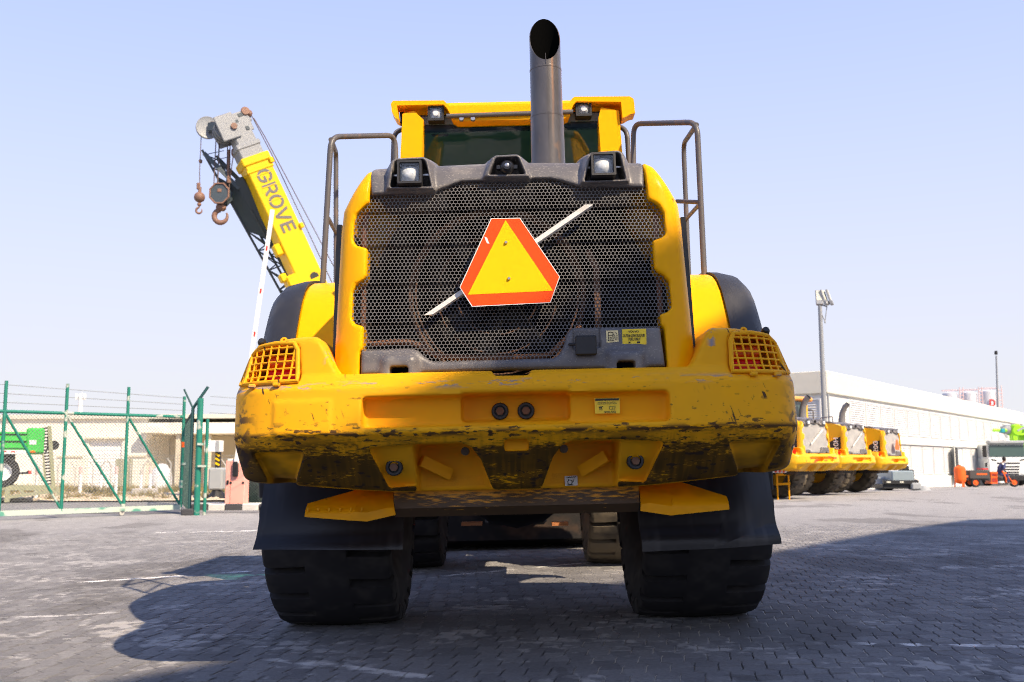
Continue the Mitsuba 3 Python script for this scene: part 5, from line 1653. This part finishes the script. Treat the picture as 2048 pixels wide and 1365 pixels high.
add('sheave_arm', cat(*[beam(s1 + sd * v, arm0 + sd * v, .04, .24, up=(0, 0, 1)) for v in (-.10, .10)], box(at(452, 262, CRD - .2), (.3, .3, .25), .05)), 'mat_jib', hk_)
add('pin', cat(lathe([(0, -.45), (.09, -.45), (.09, .45), (0, .45)], cpt(.95, 0, -.18), BF[:3, 1], 14), cb((1.2, near * .2, .44), (.18, .25, .16), .05)), 'mat_hook', hk_, smooth=30)


def rope(pts, rr=.014, nm='rope'):
    return add(nm, tube(pts, rr, 5), 'mat_rope', cr, smooth=True)


rope([at(422, 244, CRD), at(478, 250, CRD), cpt(1.15, 0, .48)])
rope([cpt(1.2, near * .2, .48), cpt(-.1, near * .35, .50), cpt(-5, near * .4, .52)])
rope([cpt(1.0, near * .36, .46), cpt(.4, near * .45, .50), cpt(-6, near * .55, .85)])
rope([at(456, 262, CRD), cpt(1.2, 0, .45)])
hbk = at(443, 391, CRD)
for dx, dd in ((-.20, -.1), (-.15, .06), (-.10, -.06), (.22, 0), (.10, .12)):
    rope([hbk + [dx, dd, .18], np.array([hbk[0] + dx * .9, hbk[1] + dd, cpt(1.0, 0, -.42)[2] + (.0 if dx < 0 else -.2)])], .016)
hb = add('hook_block', cat(*[prism(Polygon([(math.cos(a_) * .29, math.sin(a_) * .31) for a_ in np.arange(8) * PI / 4 + PI / 8]), .05).apply_transform(Rx(PI / 2)).apply_translation(hbk + [0, v, 0]) for v in (-.17, -.02, .19)], lathe([(0, -.2), (.06, -.2), (.06, .26), (0, .26)], hbk, (0, 1, 0), 12)), 'mat_jib', cr)
labels[hb] = {'label': 'heavy rusty-edged hook block hanging on several ropes'}
add('trim', cat(*[tube([hbk + [.29 * math.cos(a_), -.23, .31 * math.sin(a_)] for a_ in np.arange(9) * PI / 4 + PI / 8], .028, 5)], box(hbk + [0, -.22, .08], (.12, .04, .1), .01), box(hbk + [0, 0, -.36], (.26, .26, .2), .06)), 'mat_hook', hb)


def hook_shape(c, R, tk_):
    a_ = np.linspace(math.radians(100), math.radians(390), 16)
    pts = [c + np.array([R * math.cos(q), 0, R * math.sin(q)]) for q in a_]
    rr = tk_ * (1 - .65 * np.clip((np.arange(16) - 9) / 6, 0, 1))
    return cat(tube(pts, rr, 10), tube([pts[0], pts[0] + [.03, 0, R * .5]], [tk_ * .8, tk_ * .6], 8))


add('hook', hook_shape(hbk + [0, 0, -.62], .19, .075), 'mat_hook', hb, smooth=True)
bl = at(399, 395, CRD)
bb_ = add('headache_ball', trimesh.creation.icosphere(3, .155).apply_translation(bl), 'mat_hook', cr, smooth=True)
labels[bb_] = {'label': 'rusty ball weight hanging left of the hook block'}
add('shackle', cat(tube([bl + up * .12, bl + up * .30], .05, 8), box(at(397, 373, CRD), (.1, .08, .2), .02)), 'mat_hook', bb_, smooth=30)
add('swivel', trimesh.creation.icosphere(2, .06).apply_translation(bl - up * .21), 'mat_hook', bb_, smooth=True)
add('hook', hook_shape(bl - up * .39, .085, .032), 'mat_hook', bb_, smooth=True)
rope([at(403, 258, CRD), at(399, 345, CRD), bl + up * .25], .013)
add('rope_weight', box(at(401, 323, CRD), (.09, .09, .11), .02), 'mat_hook', cr)
add('tackle', cat(tube([at(458, 300, CRD), at(456, 362, CRD)], .03, 6), box(at(458, 364, CRD), (.11, .1, .11), .02), box(at(467, 305, CRD), (.12, .1, .2), .03), tube([at(466, 315, CRD), at(460, 358, CRD)], .015, 5)), 'mat_hook', cr)
for c_, s_ in (((1.0, near * .30, -.05), (.24, .03, .16)), ((.80, near * .33, .18), (.12, .03, .10)), ((1.22, near * .30, .16), (.10, .03, .16))):
    add('slot', cb(c_, s_, .01), 'mat_jib', hk_)
add('rope_guide', lathe([(0, -.04), (.11, -.04), (.13, 0), (.11, .04), (0, .04)], cpt(1.28, near * .30, .34), BF[:3, 1], 18), 'mat_hook', hk_, smooth=30)
# folded jib beside the boom: plated head, then lattice
J = {'a': (at(404, 300, CRD - .2), at(580, 618, CRD + 1.7)), 'b': (at(452, 330, CRD - .2), at(612, 618, CRD + 1.7))}
jdep = np.array([.25, .55, 0.0])


def jp(c_, t, back=0.0):
    return J[c_][0] + (J[c_][1] - J[c_][0]) * t + jdep * back


jib = add('jib', cat(*[tube([jp(c_, t0, q), jp(c_, 1, q)], .035, 6) for c_, t0 in (('a', 0), ('b', .3)) for q in (0, 1)]), 'mat_jib', cr)
add('plate', cat(*[trimesh.convex.convex_hull(np.array([jp(c_, t, q) + jdep * e for c_ in 'ab' for t in tt for e in (0, .05)])) for tt in ((.16, .50),) for q in (0, .95)], *[beam(jp('a', .02, q), jp('b', .16, q), .05, .12) for q in (0, 1)], *[trimesh.convex.convex_hull(np.array([jp('b', t, q) + o_ for t in (.1, 1) for q in (0, 1) for o_ in (np.zeros(3), np.array([.22, 0, .1]))]))]), 'mat_jib', jib)
zz = []
for q in range(8):
    t0, t1 = .5 + q * .0625, .5 + (q + 1) * .0625
    for k_ in (0, 1):
        zz.append(tube([jp('ab'[q % 2], t0, k_), jp('ba'[q % 2], t1, k_)], .022, 5))
    zz.append(tube([jp('a', t0, q % 2), jp('a', t1, 1 - q % 2)], .02, 5))
for t in (.03, .07, .11):
    zz.append(tube([jp('a', t, 0), jp('a', t, 1)], .02, 5))
    zz.append(tube([jp('a', t, 0), jp('a', t, 0) + [.55, 0, .12]], .012, 4))
labels[add('lacing', cat(*zz), 'mat_jib', jib)] = {'kind': 'stuff', 'label': 'thin lattice bars of the folded jib'}
# carrier, mostly hidden behind the loader
foot = cpt(-9.0, 0, -.3)
fo = np.array([foot[0] + .6, foot[1] + .5, gz_(foot[0], foot[1])])
add('superstructure', cat(box((fo[0], fo[1], (foot[2] + 1.9) / 2 + .3), (2.2, 2.4, max(foot[2] - 1.3, .8)), .08)), 'mat_crane_yellow', cr)
add('carrier', box(fo + up * 1.25 + [.4, .3, 0], (6.4, 2.5, .9), .08), 'mat_crane_yellow', cr)
add('cab', box(fo + up * 2.4 + [-.2, -1.0, 0], (1.6, .9, 1.5), .08), 'mat_crane_grey', cr)
for dx in (-2.0, 2.6):
    for dy in (-1.2, 1.7):
        add('wheel', lathe([(0, -.25), (.35, -.27), (.62, -.25), (.68, -.15), (.68, .15), (.62, .25), (0, .25)], fo + up * .68 + [dx, dy, 0], (0, 1, 0), 24), 'mat_tyre', cr, smooth=35)

# three parked wheel loaders ---------------------------------------------------------
CWF = counterweight(.03, False)
hf = .026
PF = [plate_field(hf, (-.92, 4.48, 1.38), (-.52, 4.95, 2.52), LP_, .16), plate_field(hf, (.60, 4.48, 1.38), (1.0, 4.95, 2.52), RP_, .16)]
PTF = plate_field(.02, (-.74, 4.50, 2.22), (.80, 5.02, 2.62), BT, .17, extra=pod_cut)
PBF = plate_field(.022, (-.72, 4.46, 1.36), (.80, 4.84, 1.72), BB, .12, k=.02)
TYF = tyre(TR, TWD, 64, lug=21)
RIMF = rim(TR, TWD)
GP = prism_y(GR.simplify(.004), 4.66, 4.68)
GP.vertices[:, 1] += .07 * (GP.vertices[:, 2] - 1.43)
SH = np.array([-CX, -6.75, 0])       # the loader's own frame: origin under the rear axle
dicts = {}


def shared(key, mesh, smooth=False):
    if key not in dicts:
        m = mesh.copy()
        m.apply_translation(SH)
        dicts[key] = mikit.ply(m, None, smooth=smooth)
    return dicts[key]


side_hood = prism_x([(4.75, 1.38), (4.80, 2.42), (5.05, 2.50), (6.9, 2.72), (6.9, 1.35)], CX - .80, CX + .80)
ridge = prism_x([(4.9, 2.44), (6.9, 2.66), (6.9, 2.74), (5.3, 2.60)], CX - .62, CX + .62)


def stack_far():
    pts = [(0.1, 6.75, 2.6), (.1, 6.75, 2.9), (.1, 6.72, 3.2), (.1, 6.60, 3.45), (.1, 6.46, 3.58)]
    return tube(pts, [.19, .14, .12, .11, .10], 16, caps=False)


def parked(label, px, y, yaw, s, text, extra):
    o_ = on_ground(px, y)
    lk = thing('parked_loader', label, 'wheel loader', 'parked loaders in front of the warehouse', tw=place(o_, yaw, s))
    add('counterweight', shared('cw', CWF, True), 'mat_yellow_far', lk)
    add('hood_panel', shared('p0', PF[0], True), 'mat_yellow_far', lk)
    add('hood_panel', shared('p1', PF[1], True), 'mat_yellow_far', lk)
    add('upper_trim', shared('pt', PTF, True), 'mat_grey_plastic', lk)
    add('lower_trim', shared('pb', PBF, True), 'mat_grey_plastic', lk)
    add('grille', shared('gr', GP), 'mat_far_grille', lk)
    add('engine_cover', shared('hood', side_hood), 'mat_yellow_far', lk)
    add('cover_ridge', shared('ridge', ridge), 'mat_grey_plastic', lk)
    add('exhaust_stack', shared('stack', stack_far(), 40), 'mat_stack_far', lk)
    add('badge_panel', shared('badge', cat(prism_x([(4.86, 1.45), (4.86, 2.05), (5.30, 1.86), (5.34, 1.45)], CX - .812, CX - .80))), 'mat_black', lk)
    tmx = meshkit.text_mesh(text, .17, .006, True)
    q = tmx.bounds
    tmx.apply_translation([-(q[0][0] + q[1][0]) / 2, -(q[0][1] + q[1][1]) / 2, 0])
    M = np.eye(4)      # reads upwards on the loader's left side
    M[:3, 0], M[:3, 1], M[:3, 2], M[:3, 3] = (0, 0, 1), (0, 1, 0), (-1, 0, 0), np.array([CX - .814, 5.03, 1.66]) + SH
    tmx.apply_transform(M)
    add('lettering', tmx, 'mat_white', lk)
    add('side_window', shared('sw', cat(*[prism_x(Polygon(w_).buffer(.03), CX - .808, CX - .80) for w_ in ([(5.92, 1.95), (6.60, 1.95), (6.60, 2.36), (6.0, 2.36)], [(5.88, 1.45), (6.60, 1.45), (6.60, 1.83), (5.92, 1.83)])])), 'mat_glass_dark', lk)
    for c_ in LAMPS:
        b = box(atm(c_[0], c_[1], 4.63), (.10, .06, .10), .01)
        b.apply_translation(SH)
        add('lamp', b, 'mat_reflector', lk)
    for sx in (-1, 1):
        for ya in (6.75, 10.2):
            m = TYF.copy()
            m.apply_translation((CX + sx * 1.095, ya, TR - .012))
            wk_ = add('tyre', shared(f't{sx}{ya}', m, 40), 'mat_tyre_dusty', lk)
            m = RIMF.copy()
            m.apply_translation((CX + sx * 1.095, ya, TR - .012))
            add('rim', shared(f'r{sx}{ya}', m, 30), 'mat_yellow_far', wk_)
        m = fender_strip([CX + sx * v for v in (.72, 1.0, 1.25, 1.45)], [0, 0, .01, .12])
        add('fender', shared(f'f{sx}', m, 30), 'mat_yellow_far', lk)
    add('underframe', shared('uf', cat(box((CX, 6.6, 1.05), (1.1, 3.0, .55), .04), box((CX, 9.6, 1.1), (.8, 2.6, .7), .05))), 'mat_bucket', lk)
    add('tail_lamp', shared('tl', cat(*[box((CX + sx * 1.12, 4.80, 1.48), (.16, .10, .13), .01) for sx in (-1, 1)])), 'mat_lens_red', lk)
    if 'bar' in extra:
        m = beam((CX - .38, 4.62, 1.72), (CX + .40, 4.64, 2.20), .02, .05)
        m.apply_translation(SH)
        add('sign_bar', m, 'mat_white_dusty', lk)
    if 'strips' in extra:
        m = cat(*[box((CX + v, 4.42 + .10 * abs(v) ** 3, z_), (.20, .012, .035)) for v, z_ in ((-.85, 1.20), (-.45, 1.20), (.35, 1.33), (.75, 1.30))])
        m.apply_translation(SH)
        add('reflector_strip', m, 'mat_red', lk)
        m = cat(tube(fillet([(CX + .9, 4.75, 1.45), (CX + .9, 4.75, 1.85), (CX + 1.2, 5.2, 1.85), (CX + 1.2, 5.2, 1.45)], .08), .03, 8))
        m.apply_translation(SH)
        add('handrail', m, 'mat_yellow_far', lk, smooth=True)
    if 'sign' in extra:
        m = prism_y([(-.05, .22), (.05, .22), (.21, -.08), (.17, -.18), (-.17, -.18), (-.21, -.08)], 0, .01)
        m.apply_translation(np.array([CX, 4.50, 1.86]) + SH)
        add('warning_sign', m, 'mat_orange', lk)
    if 'cab' in extra:
        m = cat(box((CX, 7.7, 3.52), (1.85, 1.9, .16), .05))
        m.apply_translation(SH)
        ck_ = add('cab', m, 'mat_orange_pale', lk)
        m = cat(*[box((CX + sx * .78, 7.75 + sy * .75, 2.95), (.12, .12, 1.2), .02) for sx in (-1, 1) for sy in (-1, 1)], box((CX, 7.7, 2.1), (1.6, 1.65, .9), .05))
        m.apply_translation(SH)
        add('pillar', m, 'mat_yellow_far', ck_)
        m = box((CX, 7.72, 2.95), (1.52, 1.5, 1.05))
        m.apply_translation(SH)
        add('glazing', m, 'mat_glass_dark', ck_)
        m = cat(lathe([(0, 0), (.07, 0), (.08, .05), (.06, .20), (0, .22)], (CX - .2, 7.0, 3.62), n=12))
        m.apply_translation(SH)
        add('beacon', m, 'mat_lens_amber', ck_, smooth=30)
        m = tube(fillet([(CX + 1.15, 6.9, 2.4), (CX + 1.15, 6.9, 3.15), (CX + .85, 7.4, 3.15)], .08), .02, 6)
        m.apply_translation(SH)
        add('handrail', m, 'mat_rail', lk, smooth=True)
    if 'red' in extra:
        m = cat(box((CX + .9, 8.0, 2.75), (.9, 1.0, .22), .04))
        m.apply_translation(SH)
        add('rear_canopy', m, 'mat_maroon', lk)
        m = tube(fillet([(CX + .4, 7.3, 2.7), (CX + .4, 7.3, 3.1), (CX + 1.2, 8.2, 3.1), (CX + 1.2, 8.2, 2.7)], .05), .02, 6)
        m.apply_translation(SH)
        add('handrail', m, 'mat_rail', lk, smooth=True)
    return lk


prin('mat_stack_far', (0.17, 0.165, 0.165), 0.45)
prin('mat_orange_pale', (0.80, 0.36, 0.10), 0.5)
prin('mat_maroon', (0.33, 0.02, 0.03), 0.45)
YAW = 45
L1 = parked('nearest parked yellow loader with red and white strips on its counterweight', 1518, 29.6, YAW - 2, .90, 'L180H', ('strips', 'bar', 'none'))
L2 = parked('middle parked yellow loader with an orange beacon on its cab', 1606, 33.2, YAW, .90, 'L220H', ('bar', 'cab'))
L3 = parked('farthest parked yellow loader with an orange warning sign on its grille', 1685, 36.8, YAW + 2.5, .90, 'L220G', ('sign', 'red'))

k = thing('step_frame', 'small orange step frame with a red and white board beside the nearest parked loader', 'step frame')
o = on_ground(1561, 28.5)
add('board', cat(box(at(1561, 937, 28.5), (.55, .3, .26), .05)), 'mat_white', k)
for q in range(3):
    add('stripe', box(at(1553 + q * 8, 937, 28.33), (.05, .02, .25), 0, Ry(.25)), 'mat_red', k)
add('frame', cat(*[tube([at(px, 950, 28.5), (at(px, 950, 28.5)[0], 28.5, o[2])], .025, 6) for px in (1554, 1577)], beam(at(1552, 969, 28.5), at(1580, 968, 28.5), .08, .06), beam(at(1552, 950, 28.5), at(1580, 949, 28.5), .06, .06)), 'mat_orange_plate', k)

# floor sweeper --------------------------------------------------------------------
sw = thing('floor_sweeper', 'grey ride-on sweeper with a black bumper past the last parked loader', 'sweeper')
SD = 41.5


def sp2(px, py, d=0.0):
    return at(px, py, SD + d)


def slab2(px0, py0, px1, py1, d0, d1, bev=.02, D=SD):
    a_, b_ = at(px0, py0, D), at(px1, py1, D)
    return box(((a_[0] + b_[0]) / 2, D + (d0 + d1) / 2, (a_[2] + b_[2]) / 2), (abs(b_[0] - a_[0]), d1 - d0, abs(a_[2] - b_[2])), bev)


add('body', cat(slab2(1783, 942, 1829, 966, 0, 1.9, .05)), 'mat_sweeper', sw)
add('bumper', slab2(1766, 961, 1836, 969, -.12, .1, .02), 'mat_black', sw)
add('skirt', cat(slab2(1766, 969, 1830, 978, .0, 1.8, .02)), 'mat_black', sw)
add('seat', cat(slab2(1815, 932, 1829, 946, .5, 1.0, .05), slab2(1822, 940, 1836, 965, .3, 1.5, .05)), 'mat_black', sw)
add('wheel_cover', slab2(1820, 966, 1840, 980, -.2, .3, .05), 'mat_louvre_grey', sw)
for px in (1775, 1801):
    add('lamp', slab2(px - 4, 963, px + 4, 966, -.14, -.11, 0), 'mat_lamp_glass', sw)
for px in (1775, 1825):
    add('wheel', lathe([(0, -.1), (.22, -.1), (.24, 0), (.22, .1), (0, .1)], on_ground(px, SD + .5, .22), (1, 0, 0), 20), 'mat_tyre', sw, smooth=30)
add('brush', lathe([(0, 0), (.28, 0), (.16, .16), (0, .2)], on_ground(1843, SD + .2), n=16), 'mat_louvre_grey', sw)
k = thing('water_drum', 'grey ribbed drum standing left of the sweeper', 'drum')
add('body', lathe([(0, 0), (.26, 0), (.27, .1), (.25, .12), (.27, .3), (.25, .32), (.27, .5), (.24, .55), (0, .55)], on_ground(1760, 42.5), n=20), 'mat_louvre_grey', k, smooth=30)

# orange pressure tank ---------------------------------------------------------------
k = thing('pressure_tank', 'orange pressure tank on three legs beside the open door', 'tank')
PD = 57.0
o = on_ground(1917, PD)
zt2, zb2 = at(1917, 933, PD)[2], at(1917, 966, PD)[2]
R_ = .31
add('vessel', lathe([(0, zb2 - .08), (R_ * .6, zb2 - .03), (R_ * .95, zb2 + .08), (R_, zb2 + .2), (R_, zt2 - .2), (R_ * .95, zt2 - .08), (R_ * .6, zt2 + .0), (.08, zt2 + .03), (.08, zt2 + .08), (0, zt2 + .08)], (o[0], PD, 0), n=28), 'mat_orange', k, smooth=40)
add('flange', lathe([(0, 0), (.06, 0), (.06, .12), (0, .12)], (o[0] + R_ - .02, PD - .05, (zb2 + zt2) / 2 - .12), (1, 0, 0), 12), 'mat_orange', k)
for q in range(3):
    a_ = q * 2 * PI / 3 + .5
    d = np.array([math.cos(a_), math.sin(a_), 0])
    add('leg', beam(np.array([o[0], PD, 0]) + d * R_ * .85 + up * (zb2 + .1), np.array([o[0], PD, 0]) + d * R_ * 1.0 + up * (o[2]), .07, .07), 'mat_orange', k)

# cargo tricycle and its rider -----------------------------------------------------------
KD = 57.5
tk = thing('cargo_tricycle', 'cargo tricycle with a dark load bed and orange wheels near the orange tank', 'tricycle')


def kp(px, py, d=0.0):
    return at(px, py, KD + d)


add('load_bed', cat(slab2(1931, 941, 1972, 958, -.5, .6, .03, KD), slab2(1931, 955, 1975, 961, -.4, .5, .02, KD)), 'mat_black_matt', tk)
add('bed_stripe', cat(slab2(1945, 947, 1966, 950, -.52, -.49, 0, KD)), 'mat_orange', tk)
add('bed_lid', slab2(1958, 937, 1970, 940, -.4, .3, .01, KD), 'mat_red', tk)
add('body', cat(slab2(1975, 944, 1990, 948, -.35, .35, .02, KD), slab2(1975, 965, 1990, 968, -.35, .35, .02, KD), slab2(1975, 944, 1978.5, 968, -.35, .35, .02, KD), slab2(1987, 944, 1990, 968, -.35, .35, .02, KD), slab2(1977, 953, 1990, 957, -.33, .33, .02, KD)), 'mat_orange', tk)
add('frame', cat(beam(kp(1988, 967), kp(2014, 968), .10, .07), beam(kp(1990, 950), kp(2004, 956), .25, .14), tube([kp(2012, 966), kp(2002, 946)], .05, 8), tube([kp(2009, 944), kp(2022, 962)], .03, 8)), 'mat_black_matt', tk)
add('fork', cat(tube([kp(2004, 942, -.1), kp(2012, 957, -.1), kp(2012, 966)], .05, 8), tube([kp(2014, 950, -.1), kp(2026, 966, -.1)], .035, 8), slab2(2003, 945, 2012, 950, -.15, .15, .05, KD)), 'mat_orange', tk, smooth=30)
add('handlebar', cat(tube([kp(2000, 939, -.35), kp(2005, 938, 0), kp(2003, 937, .35)], .02, 6), tube([kp(2005, 938), kp(2016, 948)], .03, 6)), 'mat_black', tk)
add('mirror', lathe([(0, 0), (.06, 0), (.06, .02), (0, .02)], kp(2006, 928, -.3), (0, -1, 0), 14), 'mat_white', tk)
for px, d in ((1942, -.42), (1944, .45), (2026, 0)):
    c = np.array([kp(px, 930)[0], KD + d, gz_(kp(px, 930)[0], KD) + .26])
    wk_ = add('wheel', lathe([(.15, -.06), (.22, -.075), (.265, -.04), (.265, .04), (.22, .075), (.15, .06)], c, (0, 1, 0), 24), 'mat_tyre', tk, smooth=30)
    add('rim', lathe([(0, -.07), (.05, -.07), (.06, -.03), (.13, -.03), (.16, -.06), (.16, .06), (0, .06)], c, (0, 1, 0), 20), 'mat_orange', wk_, smooth=30)
prin('mat_black_matt', (0.06, 0.055, 0.055), 0.7)

ps = thing('person', 'person in a navy top sitting bent forward over the tricycle handlebars', 'person')
hip, neck, headc = kp(1998, 948, .1), kp(2006, 926.5, .1), kp(2008.5, 919.5, .08)
mp = []
mp += hull_chain([hip, hip + (neck - hip) * .55, neck], [.15, .16, .09])
mp += hull_chain([neck, headc], [.055, .06])
mp += [m3.Manifold.sphere(.105, 20).scale([.85, .95, 1.15]).translate(list(map(float, headc + up * .02)))]
mp += hull_chain([headc + [.085, -.01, 0], headc + [.115, -.01, -.01]], [.02, .015], 8)
mp += hull_chain([headc + [.06, -.05, -.09], headc + [.06, .03, -.09]], [.03, .03], 8)
for sy in (-1, 1):
    sh_ = neck + [-.02, sy * .19, -.07]
    hd_ = np.array([kp(2003, 938.5)[0], KD + sy * .33, kp(2003, 938.5)[2]])
    el_ = (sh_ + hd_) / 2 + [-.06, sy * .08, -.10]
    mp += hull_chain([neck + [0, 0, -.08], sh_, el_, hd_], [.08, .065, .048, .035])
    for f_ in range(5):
        mp += hull_chain([hd_, hd_ + [.04, (f_ - 2) * .018, -.01 - .006 * f_], hd_ + [.055, (f_ - 2) * .018, -.05]], [.016, .012, .009], 6)
    kn = hip + [.36, sy * .17, -.06]
    an = kn + [.06, sy * .02, -.42]
    mp += hull_chain([hip + [0, sy * .09, -.02], kn, an, an + [.16, 0, -.06]], [.105, .07, .045, .04])
bodym = man(m3.Manifold.batch_boolean(mp, m3.OpType.Add).refine_to_length(.04))
trimesh.smoothing.filter_taubin(bodym, iterations=6)
add('body', bodym, 'mat_skin', ps, smooth=True)
sp_m = hull_chain([hip + up * -.05, hip + (neck - hip) * .55, neck - up * .03], [.17, .178, .10])
for sy in (-1, 1):
    sh_ = neck + [-.02, sy * .19, -.07]
    hd_ = np.array([kp(2003, 938.5)[0], KD + sy * .33, kp(2003, 938.5)[2]])
    el_ = (sh_ + hd_) / 2 + [-.06, sy * .08, -.10]
    sp_m += hull_chain([neck + [0, 0, -.08], sh_, el_, el_ + (hd_ - el_) * .7], [.10, .082, .064, .05])
shm = man(m3.Manifold.batch_boolean(sp_m, m3.OpType.Add).refine_to_length(.05))
trimesh.smoothing.filter_taubin(shm, iterations=5)
add('shirt', shm, 'mat_navy', ps, smooth=True)
tp_m = []
for sy in (-1, 1):
    kn = hip + [.36, sy * .17, -.06]
    an = kn + [.06, sy * .02, -.42]
    tp_m += hull_chain([hip + [0, sy * .09, -.02], kn, an + up * .04], [.125, .088, .062])
tpm = man(m3.Manifold.batch_boolean(tp_m, m3.OpType.Add).refine_to_length(.05))
add('trousers', tpm, 'mat_navy', ps, smooth=True)
add('hair', man(m3.Manifold.sphere(.118, 20).scale([.88, .98, 1.1]).translate(list(map(float, headc + [-.015, 0, .045])))), 'mat_hair', ps, smooth=True)

# white truck with a lime concrete boom -----------------------------------------------------
QD = 66.0
tk = thing('concrete_pump_truck', 'white cab-over truck with a lime green folded boom at the right edge', 'truck')
xa, xb = at(1977, 930, QD)[0], at(1977, 930, QD)[0] + 2.55


def qz(py):
    return at(2010, py, QD)[2]


xm = (xa + xb) / 2
add('cab', cat(box((xm, QD + .9, (qz(952) + qz(916)) / 2), (xb - xa, 1.9, qz(916) - qz(952)), .06), box((xm, QD + .95, (qz(918) + qz(888)) / 2), (xb - xa - .14, 1.75, qz(888) - qz(918)), .05)), 'mat_cab_white', tk)
add('windscreen', box((xm, QD + .04, (qz(914) + qz(891)) / 2), (xb - xa - .22, .06, qz(891) - qz(914)), .02), 'mat_glass_dark', tk)
add('sun_visor', box((xm, QD + .0, qz(885)), (xb - xa, .5, .22), .06), 'mat_louvre_grey', tk)
for q, py in enumerate((927, 934, 939.5, 945, 949)):
    add('grille_slot', box((xm, QD - .06, qz(py)), (1.5 - .05 * q, .04, .085), .01), 'mat_black', tk)
for sx in (0, 1):
    add('headlight', box((xa + .28 if sx == 0 else xb - .28, QD - .05, qz(947)), (.42, .05, .14), .02), 'mat_reflector', tk)
    add('lamp_slit', box((xa + .34 if sx == 0 else xb - .34, QD - .055, qz(920.5)), (.36, .05, .08), .02, Ry(.2 if sx == 0 else -.2)), 'mat_black', tk)
    add('mirror', cat(box((xa - .16 if sx == 0 else xb + .16, QD + .1, qz(903)), (.2, .25, .75), .05), beam((xa if sx == 0 else xb, QD + .2, qz(893)), (xa - .2 if sx == 0 else xb + .2, QD + .1, qz(893)), .06, .06)), 'mat_black', tk)
add('bumper', box((xm, QD + .02, qz(957)), (xb - xa, .5, .36), .05), 'mat_black', tk)
add('door_grip', box((xa - .01, QD + .3, qz(930)), (.05, .2, .25), .01), 'mat_black', tk)
gq = gz_(xm, QD)
for sx in (xa + .2, xb - .2):
    add('wheel', lathe([(0, -.17), (.3, -.18), (.46, -.18), (.5, -.1), (.5, .1), (.46, .18), (0, .17)], (sx, QD + .7, gq + .5), (1, 0, 0), 24), 'mat_tyre', tk, smooth=30)
add('chassis', box((xm, QD + 5, gq + 1.0), (1.9, 8, .5), .05), 'mat_black', tk)
for sx in (xa + .2, xb - .2):
    for dy in (6.5, 8.0):
        add('wheel', lathe([(0, -.17), (.3, -.18), (.46, -.18), (.5, -.1), (.5, .1), (.46, .18), (0, .17)], (sx, QD + dy, gq + .5), (1, 0, 0), 20), 'mat_tyre', tk, smooth=30)
bx0 = at(2020, 862, QD + 1)
bkk = add('pump_boom', cat(beam(bx0 + [0, 0, 0], bx0 + [5.5, 2.5, .15], .5, .62), box(bx0 + [.35, 0, .25], (.55, .6, .35), .1), box(bx0 + [.2, 0, -.35], (.35, .5, .7), .06), lathe([(0, -.28), (.30, -.28), (.34, 0), (.30, .28), (0, .28)], bx0 + [.35, -.05, .02], (0, 1, 0), 20)), 'mat_lime', tk, smooth=25)
add('nozzle', cat(lathe([(0, 0), (.10, 0), (.10, .75), (.14, .75), (.14, .9), (.10, .9), (0, .9)], at(1986, 861, QD + 1), (1, 0, 0), 14)), 'mat_lime', bkk, smooth=30)
add('joint', cat(box(at(2004, 862, QD + 1), (.3, .35, .28), .06)), 'mat_teal', bkk)
add('drum', lathe([(0, -.35), (.22, -.35), (.34, -.1), (.34, .25), (.25, .35), (0, .35)], at(2013, 860, QD + 1.2), (1, 0, 0), 18), 'mat_crane_grey', bkk, smooth=30)
add('strut', cat(beam(at(2034, 862, QD + .7), at(2064, 848, QD + .8), .14, .12), beam(at(2005, 848, QD + 1), at(2014, 855, QD + 1), .05, .05), beam(at(2010, 868, QD + 1), at(2014, 876, QD + 1), .1, .1)), 'mat_louvre_grey', bkk)
add('boom_rest', cat(box(bx0 + [1.2, 1.0, -.9], (.5, .5, 1.3), .05)), 'mat_lime', tk)
